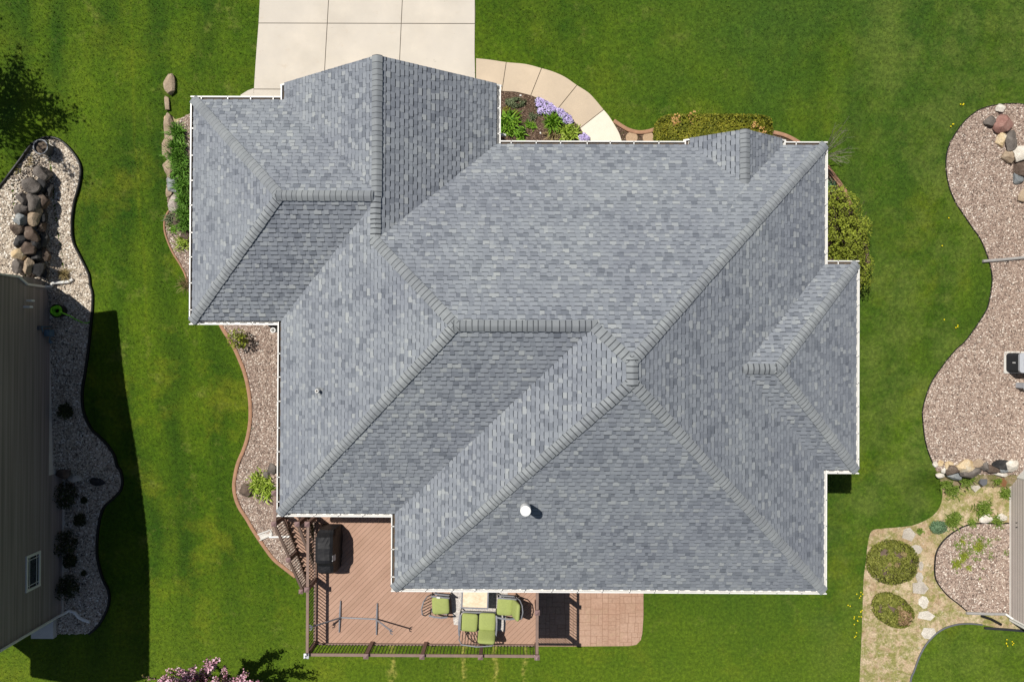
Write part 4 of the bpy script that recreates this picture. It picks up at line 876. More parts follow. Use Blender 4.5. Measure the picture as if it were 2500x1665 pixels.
def cushion(par, L, R, x, y, z, sz, tilt=0.0, tw=0.0, name='seat_cushion', crown=.0):
    mb = MB(); e = (R @ Matrix.Rotation(tw, 3, 'Z') @ Matrix.Rotation(tilt, 3, 'X')).to_euler(); mb.superbox(L(x, y, z), sz, e, .30, 16)
    o = mb.build(name, 'cushion', par, True); mb = MB(); Rm = e.to_matrix()
    mb.superbox(Vector(L(x, y, z))+Rm@Vector((0, 0, sz[2]*.5-.004)), (.035, .035, .014), e, .9, 6); mb.build('button', 'cushion', o, True); return o
cl_ = f0(1072, 1476, .42)
lc = empty('patio_chair', (cl_.x, cl_.y, DZ), 'grey patio armchair west of the table, bare back slats showing', 'chair', 'grey framed patio armchairs')
L, R = seat_frame(lc, .66, .66, -PI/2-.10, (cl_.x, cl_.y, DZ), 6); cushion(lc, L, R, 0, .06, .44, (.62, .62, .18), .0, .16); 
mb = MB(); mb.bar(L(-.34, -.1, .655), L(-.34, .02, .655), .05, .006); mb.build('care_tag', 'white', lc)
cr_ = f0(1238, 1480, .42)
rc = empty('patio_chair', (cr_.x, cr_.y, DZ), 'grey patio armchair beside the east railing with green back cushion', 'chair', 'grey framed patio armchairs')
L, R = seat_frame(rc, .66, .66, PI/2-.06, (cr_.x, cr_.y, DZ), 6); cushion(rc, L, R, 0, .08, .44, (.62, .56, .17)); cushion(rc, L, R, 0, -.31, .70, (.62, .62, .17), -1.22, 0, 'back_cushion')
lv = f0(1167, 1523, .42)
ls = empty('loveseat', (lv.x, lv.y, DZ), 'two seat grey loveseat with lime cushions, one back cushion missing', 'loveseat')
L, R = seat_frame(ls, 1.27, .74, -.03, (lv.x, lv.y, DZ), 12); cushion(ls, L, R, -.31, .06, .44, (.60, .64, .18), 0, -.04); cushion(ls, L, R, .33, .10, .44, (.60, .64, .18)); cushion(ls, L, R, .33, -.32, .68, (.62, .60, .17), -1.12, -.03, 'back_cushion')
# covered grill: hood hump between two lower shelves
gm = MB(); xa, xb = -6.90, -6.28
sec = [(-6.53, .86, .50), (-6.60, .93, .54), (-6.72, 1.12, .60), (-7.1, 1.16, .62), (-7.5, 1.16, .61), (-7.62, 1.12, .60), (-7.78, .95, .56), (-8.02, .90, .55), (-8.08, .82, .52)]
rings = []
for i, (y, h, wd) in enumerate(sec):
    xc = (xa+xb)/2; hw = wd/2; j = .012*math.sin(i*2.3)
    pr = [(hw+.07, .02), (hw+.06+j, h*.4), (hw+.03, h*.75), (hw-.01, h*.93), (hw-.10, h*.985+j), (0.03, h), (-hw+.10, h*.99), (-hw+.01, h*.94), (-hw-.03, h*.75), (-hw-.06-j, h*.4), (-hw-.07, .02)]
    rings.append([(xc+a, y, DZ+z) for a, z in pr])
n = 11; vs = [v for r in rings for v in r]; fs = [(i*n+k, i*n+k+1, (i+1)*n+k+1, (i+1)*n+k) for i in range(len(rings)-1) for k in range(n-1)]
fs += [tuple(range(n-1, -1, -1)), tuple((len(rings)-1)*n+k for k in range(n))]; gm.add(vs, fs)
bm = bmesh.new(); me = bpy.data.meshes.new('grill_cover'); me.from_pydata(gm.v, [], gm.f); bm.from_mesh(me)
bmesh.ops.recalc_face_normals(bm, faces=bm.faces); bmesh.ops.triangulate(bm, faces=[f for f in bm.faces if len(f.verts) > 4]); bmesh.ops.subdivide_edges(bm, edges=bm.edges[:], cuts=3, use_grid_fill=True)
for v in bm.verts:           # fabric folds
    k = noise.noise(v.co*3.2)*.030+abs(noise.noise(Vector((v.co.x*2, v.co.y*5+v.co.x*4, v.co.z*2))))*-.045; v.co.x += k*.6; v.co.z += k*.8 if v.co.z > DZ+.5 else 0
bm.to_mesh(me); bm.free()
grill = empty('barbecue_grill', (-6.6, -7.3, DZ), 'gas grill hidden under a charcoal fabric cover', 'grill'); link('cover', me, 'cover', grill)
mb = MB(); lp = [(-6.262, -7.36), (-6.262, -7.56)]; mb.add([(-6.235, -7.36, DZ+.90), (-6.235, -7.56, DZ+.90), (-6.30, -7.56, DZ+1.075), (-6.30, -7.36, DZ+1.075), (-6.27, -7.36, DZ+.89), (-6.27, -7.56, DZ+.89), (-6.34, -7.56, DZ+1.06), (-6.34, -7.36, DZ+1.06)], [(0, 1, 2, 3), (7, 6, 5, 4), (0, 4, 5, 1), (1, 5, 6, 2), (2, 6, 7, 3), (3, 7, 4, 0)]); mb.build('cover_patch', 'patch', grill)
# hammock stand without its hammock
hs_ = empty('hammock_stand', (*D(875, 1508), DZ), 'empty grey steel hammock stand on deck boards', 'hammock stand')
mb = MB(); mb.tube([f0(831, 1507, .06), f0(920, 1511, .06)], .028); mb.build('base_bar', 'frame', hs_)
for p, q in (((831.5, 1466), (828, 1543)), ((921, 1472), (919, 1549))):
    mb = MB(); a, b = f0(*p, .04), f0(*q, .04); c = (a+b)/2; mb.tube([a, c], .022, 8, .04); mb.tube([c, b], .04, 8, .022); mb.build('foot', 'frame', hs_)
for p, q, e in (((832, 1507), (757, 1531), -1), ((918, 1511), (957, 1541), 1)):
    a, b = f0(*p, .08), f0(*q, 1.13); mb = MB(); mb.tube([a, a+(b-a)*.5, b], .028); o = mb.build('arm', 'frame', hs_)
    mb = MB(); hk = [b+Vector((e*.02, .10, .05)), b+Vector((-e*.05, .07, .03)), b+Vector((-e*.07, 0, 0)), b+Vector((-e*.05, -.08, -.02)), b+Vector((e*.02, -.11, -.03))]; mb.tube(hk, .016); mb.build('hook', 'frame', o)

# ------------------------------------------------------------ neighbouring houses
XN, YN, YS_ = -18.41, 2.45, -11.03
nh = empty('house', (-20.4, -4.3, 0), 'taupe sided neighbouring house in its own shade', 'house')
def lap_strip(x, nx_, ya, yb, za, zb, lap, mat, par, name='wall'):
    mb = MB(); vs = []; k = int(math.ceil((zb-za)/lap))
    for j in range(k):
        z0, z1 = za+j*lap, min(zb, za+(j+1)*lap)
        for o_, zz in ((.026, z0), (.002, z1)): vs += [(x+nx_*o_, ya, zz), (x+nx_*o_, yb, zz)]
    mb.add(vs, [((2*j, 2*j+1, 2*j+3, 2*j+2) if nx_ < 0 else (2*j+2, 2*j+3, 2*j+1, 2*j)) for j in range(2*k-1)]); return mb.build(name, mat, par)
EN = 6.92
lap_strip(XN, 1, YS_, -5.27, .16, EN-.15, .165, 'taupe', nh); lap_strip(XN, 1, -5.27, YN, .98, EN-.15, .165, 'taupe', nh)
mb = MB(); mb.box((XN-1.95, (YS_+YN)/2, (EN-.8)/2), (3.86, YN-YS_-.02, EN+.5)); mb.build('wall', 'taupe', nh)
mb = MB(); mb.box((XN-.05, -1.41, .1), (.12, YN+5.27-.01, 1.75)); mb.build('foundation_wall', 'foundation', nh)
mb = MB(); mb.box((XN-.02, -8.15, .0), (.11, 5.74, .3)); mb.build('foundation_wall', 'foundation', nh)
# gable roof, ridge running north-south
xe = XN+.46; xw_ = xe-4.85; rt = EN+T*(xe-xw_)/2; y0_, y1_ = -11.35, 3.1
for (o, u) in (((xe, 0), (-1, 0)), ((xw_, 0), (1, 0))):
    mb = MB(); xc = (xe+xw_)/2; poly = [(o[0], y0_), (xc, y0_), (xc, y1_), (o[0], y1_)]
    shingle_face(mb, poly, o, u, trim=.03, e=EN, course=.29); mb.build('roof', 'shingle', nh)
mb = MB(); mb.prism([(xe-.02, y0_+.02), (xe-.02, y1_-.02), (xw_+.02, y1_-.02), (xw_+.02, y0_+.02)][::-1], EN-.14, EN-.02); mb.build('soffit', 'soffit', nh)
for yy in (YS_+.02, YN-.02):
    mb = MB(); c = (xe+xw_)/2; mb.add([(xe-.1, yy-.04, EN-.03), (xw_+.1, yy-.04, EN-.03), (c, yy-.04, rt-.05), (xe-.1, yy+.04, EN-.03), (xw_+.1, yy+.04, EN-.03), (c, yy+.04, rt-.05)], [(0, 1, 2), (5, 4, 3), (0, 3, 4, 1), (1, 4, 5, 2), (2, 5, 3, 0)]); mb.build('gable_wall', 'taupe', nh)
wn = [(-8.15, 1.53), (-9.36, 2.13)]
mb = MB(); mb.box((XN+.0, -8.75, 1.83), (.06, 1.22, .60)); wi_ = mb.build('window', 'glass', nh)
mb = MB()
for y in (-8.11, -9.39): mb.box((XN+.02, y, 1.83), (.09, .09, .77))
for z in (1.49, 2.17): mb.box((XN+.02, -8.75, z), (.09, 1.19, .08))
mb.build('frame', 'white', wi_); mb = MB()
for y in (-8.27, -9.23): mb.box((XN+.035, y, 1.83), (.012, .02, .58))
for z in (1.64, 2.02): mb.box((XN+.035, -8.75, z), (.012, 1.18, .018))
mb.build('muntin', 'white', wi_)
for y, z, l in ((1.56, 2.28, .22), (1.32, 2.42, .26)):
    mb = MB(); mb.tube([(XN-.02, y, z), (XN+l, y, z), (XN+l+.03, y, z-.08)], .04); mb.build('wall_vent', 'white', nh)
mb = MB(); mb.box((XN+.06, .55, 1.62), (.12, .16, .16)); mb.build('electric_box', 'grey_box', nh)
mt = empty('gas_meter', (XN+.2, .3, 1.1), 'blue grey gas meter on the shaded taupe wall', 'gas meter')
mb = MB(); mb.box((XN+.22, .36, 1.30), (.20, .26, .30)); mb.lathe((XN+.22, .36, 1.45), [(.09, 0), (.09, .04), (0, .05)], 14); mb.build('meter_body', 'meter', mt)
mb = MB(); mb.tube([(XN+.12, .62, 1.0), (XN+.14, .60, 1.62), (XN+.20, .40, 1.64)], .022); mb.tube([(XN+.22, .30, 1.22), (XN+.14, .05, 1.2), (XN+.14, .0, 1.0)], .022); mb.lathe((XN+.16, .02, 1.12), [(.06, 0), (.07, .03), (.03, .09)], 12); mb.build('pipe', 'meter', mt)
def pipe_part(pts, r, mat, par, name): mb = MB(); mb.tube(pts, r, 8); return mb.build(name, mat, par)
dz_ = pipe_part([(XN+.06, YN-.03, EN-.1), (XN+.06, YN-.03, 2.75), (XN+.06, YN-.27, 2.3), (XN+.06, YN-.28, 1.35), (XN+.22, YN-.26, 1.22)], .05, 'white', nh, 'downspout')
a = [G(128, 691, .10), G(150, 690, .08), G(168, 688, .08), G(178, 682, .06)]; pipe_part([(XN+.22, YN-.26, 1.22)]+a, .062, 'white', nh, 'downspout_extension')
pipe_part([(XN+.10, YS_+.02, EN-.1), (XN+.10, YS_+.02, .5), (XN+.22, YS_+.06, .22)], .05, 'white', nh, 'downspout')
pipe_part([(XN+.22, YS_+.06, .22), G(168, 1490, .14), G(183, 1494, .12), G(193, 1507, .1), G(206, 1513, .09), G(220, 1518, .08)], .062, 'white', nh, 'downspout_extension')
q = [G(139, 1508), G(139, 1553), G(85, 1553), G(85, 1508)]; mb = MB(); mb.prism([(v.x, v.y) for v in q][::-1], -.1, .22); tag(mb.build('concrete_stoop', 'foundation'), 'shaded concrete pad at the taupe house corner', 'concrete pad')
# rest of that house, further west, out of the picture
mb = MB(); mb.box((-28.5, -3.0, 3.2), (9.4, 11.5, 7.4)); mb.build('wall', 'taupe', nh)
for u, o in (((1, 0), (-33.6, 0)), ((-1, 0), (-23.4, 0))):
    mb = MB(); shingle_face(mb, [(o[0], -9.2), (-28.5, -9.2), (-28.5, 3.1), (o[0], 3.1)], o, u, trim=0, e=EN, course=.5); mb.build('roof', 'shingle', nh)

XE2 = 20.1
rh = empty('house', (23, -1, 0), 'pale sided neighbouring house with white foundation', 'house')
lap_strip(XE2, -1, -11.0, -5.22, .17, 6.2, .13, 'palesiding', rh); lap_strip(XE2, -1, -5.22, 12, 1.75, 6.2, .13, 'palesiding', rh)
mb = MB(); mb.box((XE2+4.02, .5, 3.0), (8, 22.98, 6.4)); mb.build('wall', 'palesiding', rh)
mb = MB(); mb.box((XE2-.02, 3.45, .8), (.14, 17.3, 1.9)); mb.build('foundation_wall', 'white', rh)
mb = MB(); mb.box((XE2-.02, -8.12, .0), (.06, 5.74, .33)); mb.build('foundation_wall', 'foundation', rh)
mb = MB(); mb.box((XE2-.005, -11.02, 3.2), (.10, .10, 6.1)); mb.build('corner_board', 'white', rh)
mb = MB(); mb.box((XE2-.005, -5.2, .95), (.08, .10, 1.6)); mb.build('corner_board', 'white', rh)
for o, u in (((XE2-.45, 0), (1, 0)), ((XE2+8.5, 0), (-1, 0))):
    xc = XE2+4.02; mb = MB(); shingle_face(mb, [(o[0], -11.4), (xc, -11.4), (xc, 12.4), (o[0], 12.4)], o, u, trim=0, e=6.25, course=.4); mb.build('roof', 'shingle', rh)
for dx_ in (-.08, .10):
    mb = MB(); y = -7.1+dx_; mb.tube([(XE2, y, .55), (XE2-.07, y, .56), (XE2-.08, y, .62)], .014, 6); mb.build('wall_hook', 'acdark', rh)
pipe_part([(XE2-.12, -10.85, 6.1), (XE2-.10, -10.9, .45), G(2456, 1499, .1)], .045, 'white', rh, 'downspout')
tag(pipe_part([G(2456, 1498.5, .07), G(2410, 1498, .07), G(2359, 1496, .06)], .058, 'tube', None, 'drain_pipe'), 'grey drain pipe lying along the half round gravel bed', 'pipe')
tag(pipe_part([G(2396, 1503, .05), G(2420, 1511, .06), G(2444, 1524, .05)], .055, 'black', None, 'drain_tube'), 'short black drain tube on the dirt by the pale house', 'pipe')
tag(pipe_part([G(2399.5, 638, .07), G(2450, 634, .08), G(2530, 626, .1)], .058, 'tube', None, 'drain_pipe'), 'grey drain pipe crossing the large pinkish gravel bed', 'pipe')
# air conditioner
az = gz(19.4, -.6); ax0, ax1, ay0, ay1 = 19.12, 19.92, -.98, -.24
ac = empty('air_conditioner', ((ax0+ax1)/2, (ay0+ay1)/2, az), 'black louvred air conditioner with light grey top', 'air conditioner')
def rrect(x0, y0, x1, y1, r, n=5):
    return [(cx+r*math.cos(a0+PI/2*k/n), cy+r*math.sin(a0+PI/2*k/n)) for cx, cy, a0 in ((x1-r, y1-r, 0), (x0+r, y1-r, PI/2), (x0+r, y0+r, PI), (x1-r, y0+r, 1.5*PI)) for k in range(n+1)]
mb = MB(); mb.prism(rrect(ax0-.06, ay0-.06, ax1+.05, ay1+.06, .05), az-.05, az+.05); mb.build('pad', 'foundation', ac)
mb = MB(); mb.prism(rrect(ax0+.02, ay0+.02, ax1-.02, ay1-.02, .10), az+.05, az+.74); mb.build('cabinet', 'acdark', ac)
mb = MB()
for k in range(11): mb.prism(rrect(ax0, ay0, ax1, ay1, .11), az+.10+k*.058, az+.118+k*.058)
mb.build('louvre', 'acdark', ac)
mb = MB(); o_ = rrect(ax0-.005, ay0-.005, ax1+.005, ay1+.005, .11, 5); cx_, cy_ = (ax0+ax1)/2, (ay0+ay1)/2; m_ = len(o_)
i_ = [(cx_+.29*math.cos(math.atan2(p[1]-cy_, p[0]-cx_)), cy_+.29*math.sin(math.atan2(p[1]-cy_, p[0]-cx_))) for p in o_]
mb.add([(*p, az+.72) for p in o_]+[(*p, az+.80) for p in o_]+[(*p, az+.80) for p in i_]+[(*p, az+.75) for p in i_], [(k+a*m_, (k+1) % m_+a*m_, (k+1) % m_+(a+1)*m_, k+(a+1)*m_) for a in range(3) for k in range(m_)]); mb.build('top_panel', 'acmetal', ac)
mb = MB()
for r in (.09, .16, .225, .28): mb.tube([(cx_+r*math.cos(2*PI*k/24), cy_+r*math.sin(2*PI*k/24), az+.79) for k in range(25)], .008, 5)
for k in range(12): a = PI*k/6; mb.bar((cx_+.03*math.cos(a), cy_+.03*math.sin(a), az+.79), (cx_+.29*math.cos(a), cy_+.29*math.sin(a), az+.79), .010, .008)
mb.lathe((cx_, cy_, az+.785), [(.07, 0), (.07, .015), (0, .02)], 16); mb.build('fan_grille', 'acmetal', ac)
mb = MB(); mb.box((ax0-.006, cy_, az+.5), (.012, .05, .14)); mb.build('badge', 'patch', ac)
v = G(2499, 941, .3); mb = MB(); mb.box((v.x, v.y, v.z-.1), (.22, .2, .5)); mb.box((v.x, v.y, v.z+.16), (.24, .22, .03)); tag(mb.build('utility_box', 'acmetal'), 'light grey utility box south of the air conditioner', 'utility box')

# ------------------------------------------------------------ boulders
LP = [(405, 405, 115, 140, 'rk_grey'), (290, 510, 115, 130, 'rk_grey'), (395, 530, 100, 120, 'rk_dark'), (470, 545, 70, 130, 'rk_dark'), (300, 660, 110, 165, 'rk_grey'), (210, 650, 90, 110, 'rk_grey'), (405, 670, 110, 140, 'rk_brown'), (200, 745, 90, 105, 'rk_grey'), (398, 795, 80, 125, 'rk_dark'), (318, 832, 100, 185, 'rk_tan'), (203, 852, 105, 115, 'rk_blue'), (385, 912, 80, 110, 'rk_brown'), (172, 940, 95, 95, 'rk_brown'), (285, 990, 110, 130, 'rk_brown'), (188, 1052, 85, 115, 'rk_dark'), (340, 1068, 95, 125, 'rk_dark'), (422, 1032, 85, 135, 'rk_dark'), (255, 1130, 95, 115, 'rk_brown'), (168, 1172, 115, 110, 'rk_cream'), (345, 1190, 95, 125, 'rk_dark'), (426, 1190, 75, 120, 'rk_brown'), (178, 1292, 110, 115, 'rk_grey'), (262, 1282, 80, 150, 'rk_tan'), (350, 1322, 110, 125, 'rk_dark'), (424, 1345, 55, 120, 'rk_dark')]
CN = {'rk_grey': 'grey', 'rk_dark': 'dark', 'rk_brown': 'brown', 'rk_tan': 'tan', 'rk_blue': 'blue grey banded', 'rk_cream': 'cream', 'rk_pink': 'pink', 'rk_white': 'pale'}
cols = {'left': [], 'middle': [], 'right': []}
for r in LP: cols['left' if r[0] < 225 else 'middle' if r[0] < 335 else 'right'].append(r)
ordn = ['first', 'second', 'third', 'fourth', 'fifth', 'sixth', 'seventh', 'eighth', 'ninth', 'tenth', 'eleventh', 'twelfth']
for c_, L_ in cols.items():
    for i, r in enumerate(sorted(L_, key=lambda r: r[1])):
        rock(r[0]/3.92, 320+r[1]/3.92, r[2]/3.92*1.12, r[3]/3.92*1.08, .85, r[4], '%s boulder, %s down the %s column of the pile by the planter' % (CN[r[4]], ordn[i], c_), 'boulders piled beside the taupe house', lift={'left': .1, 'middle': .22, 'right': .12}[c_])
for x, y, a, b, m, lab in ((153, 1153, 38, 28, 'rk_brown', 'brown rock in the shade touching the taupe wall'), (184, 1165, 34, 19, 'rk_white', 'pale flat rock lying in the taupe house shade'), (236, 1176, 32, 22, 'rk_dark', 'dark rock in the shade, farthest from the taupe wall'), (42, 540, 14, 14, 'rk_blue', 'small blue rock left of the boulder pile')): rock(x, y, a, b, .7, m, lab)
for x, y, a, b, m, lab in ((92, 130, 74, 132, 'rk_tan', 'oval tan boulder standing alone in the lawn north of the daylilies'), (78, 262, 38, 92, 'rk_tan', 'narrow tan rock in the lawn below the oval boulder'), (86, 425, 74, 150, 'rk_tan', 'big tan boulder at the north tip of the daylily bed'), (80, 560, 78, 118, 'rk_tan', 'tan boulder second from the north along the daylilies'), (98, 700, 76, 130, 'rk_tan', 'rosy tan boulder third from the north along the daylilies'), (112, 818, 66, 100, 'rk_blue', 'mottled pale grey boulder along the daylilies'), (92, 860, 40, 80, 'rk_tan', 'small tan rock behind the mottled pale boulder'), (125, 940, 72, 120, 'rk_pale', 'smooth pale boulder south of the mottled one'), (152, 1055, 74, 130, 'rk_brown', 'long brown boulder at the south end of the daylilies'), (205, 1160, 60, 70, 'rk_brown', 'small brown rock half under the garage eave')):
    rock(380+x/2.8, 160+y/2.8, a/2.8*1.1, b/2.8*1.06, .55, m, lab, 'boulders edging the daylily bed', rot=0)
q = [(60, 350), (110, 345), (135, 370), (170, 365), (150, 410), (110, 430), (70, 420)]
sheet('sand', smooth_line(gp(q, 380, 160, 2.8), True, 4), 'sand', .02, .05, label='patch of pale sand at the tip of the daylily bed', cat='sand')
for x, y, a, b, m, lab in ((2601/1, 0, 0, 0, '', ''),)[1:]: pass
for x, y, a, b, m, lab in ((637, 90, 70, 48, 'rk_white', 'pale wedge rock, northernmost in the large pinkish gravel bed'), (575, 172, 66, 66, 'rk_grey', 'grey rock just left of the pink granite boulder'), (657, 178, 100, 115, 'rk_pink', 'pink granite boulder at the top of the rock line'), (640, 288, 60, 90, 'rk_cream', 'flat cream rock below the pink granite boulder'), (703, 285, 64, 118, 'rk_grey', 'upright grey boulder just below the pink granite one'), (690, 398, 74, 88, 'rk_tan', 'tan boulder between the upright grey and white ones'), (765, 375, 110, 96, 'rk_white', 'big white boulder on the right edge of the picture'), (768, 475, 84, 120, 'rk_brown', 'brown boulder directly below the big white one'), (742, 532, 52, 90, 'rk_blue', 'blue grey rock left below the brown boulder'), (782, 645, 50, 90, 'rk_tan', 'lowest tan rock of the line on the right edge')):
    rock(2200+x/2.613, 230+y/2.613, a/2.613*1.08, b/2.613*1.05, .6, m, lab, 'rocks lining the large gravel bed')
for x, y, a, b, m, lab in ((262, 1045, 38, 32, 'rk_white', 'small pale rock at the west end of the retaining row'), (302, 1034, 32, 42, 'rk_cream', 'small cream rock second along the retaining row'), (352, 1052, 36, 48, 'rk_cream', 'small cream rock third along the retaining row'), (330, 1088, 34, 36, 'rk_white', 'small pale cobble in the lower left of the retaining row'), (385, 1042, 40, 30, 'rk_cream', 'small cream cobble above the brown grey retaining rock'), (434, 1052, 28, 26, 'rk_white', 'smallest pale cobble beside the big cream retaining rock'), (495, 1058, 110, 80, 'rk_cream', 'big cream rock near the middle of the retaining row'), (390, 1088, 82, 80, 'rk_brown', 'brown rock above the blue grey one in the retaining row'), (520, 1098, 150, 76, 'rk_grey', 'long grey rock under the big cream one'), (400, 1132, 100, 58, 'rk_blue', 'blue grey rock lowest in the retaining row'), (585, 1046, 90, 54, 'rk_tan', 'tan rock right of the big cream one'), (642, 1064, 64, 66, 'rk_grey', 'grey rock in the right half of the retaining row'), (690, 1084, 130, 52, 'rk_brown', 'long brown rock low in the right half of the row'), (765, 1046, 96, 68, 'rk_dark', 'dark rock near the white foundation'), (788, 1086, 76, 42, 'rk_blue', 'slate blue rock beneath the dark one'), (855, 1056, 100, 82, 'rk_white', 'white rock at the east end of the retaining row'), (770, 1122, 100, 38, 'rk_white', 'flat white rock below the retaining row by the siding'), (305, 1126, 62, 42, 'rk_white', 'pale flat rock at the lawn edge below the row')):
    rock(2200+x/3.137, 800+y/3.137, a/3.137*1.12, b/3.137*1.1, .7, m, lab, 'rocks of the retaining row')
for x, y, a, b, m, lab in ((655, 1460, 112, 58, 'rk_white', 'flat white stone on top of the half round gravel bed'), (770, 1450, 66, 58, 'rk_white', 'smaller flat white stone next to the pale siding')): rock(2200+x/3.137, 800+y/3.137, a/3.137, b/3.137, .3, m, lab)
for x, y, a, b, m, lab in ((180, 1020, 76, 74, 'rk_brown', 'brown rock in the gravel left of the lime hosta'), (295, 930, 44, 58, 'rk_grey', 'grey rock above the lime hosta'), (330, 895, 50, 64, 'rk_grey', 'grey rock half under the eave by the lime hosta')): rock(530+x/2.45, 780+y/2.45, a/2.45, b/2.45, .5, m, lab)
FS = [(453, 530, 90, 92), (505, 635, 84, 62), (540, 750, 34, 62), (528, 830, 50, 72), (530, 905, 114, 88), (558, 1005, 66, 82), (575, 1100, 114, 66), (595, 1220, 98, 82)]
for i, (x, y, a, b) in enumerate(FS):
    v = G(2060+x/2.877, 1120+y/2.877); k = (CAMZ-v.z)/FPX/2.877; r = random.Random(i*5+1); n = r.choice((5, 6, 7)); pol = []
    for j in range(n):
        an = 2*PI*j/n+r.uniform(-.22, .22); pol.append((v.x+a/2*k*1.12*math.cos(an), v.y+b/2*k*1.12*math.sin(an)))
    z = v.z; mb = MB(); mb.prism(pol, z-.05, z+.03)
    tag(mb.build('flagstone', 'flag' if i < 5 else 'rk_white'), '%s flagstone, %s from the top of the path past the round shrubs' % ('grey' if i < 5 else 'pale cream', ordn[i]), 'flagstone', 'flagstones in the dirt path')
for px_, py_, lab in ((1542, 338, 'round tan stepping stone nearer the walkway'), (1583.5, 338.5, 'round tan stepping stone nearer the hedge')):
    v = G(px_, py_); mb = MB(); mb.lathe((v.x, v.y, v.z), [(.225, -.02), (.225, .05), (.205, .062), (0, .062)], 24); tag(mb.build('stepping_stone', 'round_step'), lab, 'stepping stone', 'round stepping stones by the hedge')
v = G(2397.5, 1174); mb = MB(); mb.prism([(v.x+.16*math.cos(2*PI*k/6+.4), v.y+.19*math.sin(2*PI*k/6+.4)) for k in range(6)], v.z, v.z+.10); tag(mb.build('valve_box', 'grey_box'), 'dark grey valve box lid below the retaining row', 'valve box')
v = G(2379, 1188); mb = MB(); mb.box((v.x, v.y, v.z+.03), (.30, .30, .08), .75); o = mb.build('paver', 'flag'); tag(o, 'square paver set on its corner beside the valve box', 'paver')

# ------------------------------------------------------------ planter and hose
v = G(121, 368); pl = empty('planter', v, 'round grey planter of soil on the pale stones', 'planter')
mb = MB(); mb.lathe(v, [(.20, 0), (.25, .46), (.275, .46), (.275, .50), (.24, .50), (.235, .36), (0, .36)], 32); mb.build('pot', 'pot', pl)
mb = MB(); mb.lathe(v, [(.276, .485), (.282, .505), (.262, .512), (.248, .505)], 32, cap=False); mb.build('rim', 'potrim', pl); mb = MB(); mb.lathe(v, [(.24, .41), (.15, .44), (0, .45)], 20); mb.build('soil', 'soil', pl)
v = G(152, 760); hr = empty('hose_pot', v, 'dark hose pot in the shade holding a bright green hose', 'hose pot')
mb = MB(); mb.lathe(v, [(.22, 0), (.27, .34), (.25, .34), (.2, .08), (0, .08)], 24); mb.build('pot', 'black', hr)
hp = []
for k in range(150):
    a = k*.42; r = .16+.05*math.sin(k*.9); hp.append((v.x+r*math.cos(a)*.95, v.y+r*math.sin(a), v.z+.20+.0012*k+.03*math.sin(k*.6)))
hp += [G(172, 772, .25), G(183, 779, .05), G(200, 787, .03), (lambda q: q)(G(214, 789, .03)), G(222, 784, .03)]
mb = MB(); mb.tube(hp, .024, 6); mb.build('hose', 'hose', hr)
mb = MB(); mb.tube([(XN+.02, 2.05, 1.75), (XN+.12, 2.04, 1.72), G(128, 707, .5), G(145, 715, .2), G(151, 728, .05), G(147, 742, .15)], .010, 6); tag(mb.build('supply_hose', 'tube'), 'thin grey hose from the wall tap to the hose pot', 'hose')

# ------------------------------------------------------------ plants
DY = [(158, 465), (162, 560), (168, 640), (186, 740), (200, 820), (202, 915), (212, 1010), (216, 1085), (150, 605), (180, 690)]
for i, (x, y) in enumerate(sorted(DY, key=lambda p: p[1])):
    v = G(380+x/2.8, 160+y/2.8); o = bladeobj('daylily_clump', [blades(v, 200, .50, .030, .11, 1.1, 1.0, i)], 'lily'); tag(o, 'green daylily clump, %s from the north in the row along the garage' % ordn[i], 'daylily', 'daylily clumps beside the garage')
for x, y, m, s_, lab in ((110, 1050, 'thyme', .2, 'grey green plant at the curve south of the daylilies'), (128, 1105, 'peony', .2, 'small bright green plant south of the daylilies'), (205, 1220, 'hosta', .3, 'lime plant under the garage eave south of the daylilies')):
    v = G(380+x/2.8, 160+y/2.8); tag(bladeobj('perennial', [blades(v, 90, s_*1.5, .035, s_*.5, .8, .9, x)], m), lab, 'plant')
v = G(380+215/2.8, 160+1500/2.8); tag(bladeobj('dry_grass_tuft', [blades(v, 120, .45, .012, .1, .9, .7, 3)], 'straw'), 'straw coloured grass tuft under the garage eave', 'grass tuft')
def mound(px, py, wpx, hpx, h, mat, n, size, label, name='perennial', cat='plant', seed=1, group=None, extra=None, **kw):
    v = G(px, py); k = (CAMZ-v.z)/FPX; P = [leaves((v.x, v.y, v.z+h*.3), (wpx*k/2, hpx*k/2, h*.75), n, size, seed=seed, **kw)]
    o = leafobj(name, P, mat); tag(o, label, cat, group)
    if extra: leafobj(extra[0], [leaves((v.x, v.y, v.z+h*.36), (wpx*k/2*1.0, hpx*k/2*1.0, h*.78), extra[2], extra[3], shell=.92, seed=seed+3, flat=.6, zcut=-.1, clump=extra[4] if len(extra) > 4 else 3, thr=-.18)], extra[1], o)
    return o
B3 = lambda x, y: (1150+x/5.2275, 100+y/5.2275)
mound(*B3(570, 790), 56, 28, .12, 'thyme', 900, .045, 'grey green creeping mat near the garage spouts', seed=2, thr=-.1)
def phlox(pads, lab, seed):
    L1, L2 = [], []
    for i, (x, y, r_) in enumerate(pads):
        v = G(*B3(x, y)); k = (CAMZ-v.z)/FPX/5.2275; rr = r_*k
        L1.append(leaves((v.x, v.y, v.z+.03), (rr*1.12, rr*1.12, .11), 170, .045, .2, seed=seed+i)); L2.append(leaves((v.x, v.y, v.z+.05), (rr, rr, .13), 150, .038, .75, 1.2, 8, -.02, seed+i+50, zcut=.1))
    o = leafobj('creeping_phlox', L1, 'phlox_leaf'); tag(o, lab, 'flowers', 'creeping phlox along the walkway'); leafobj('blossom', L2, 'phlox', o)
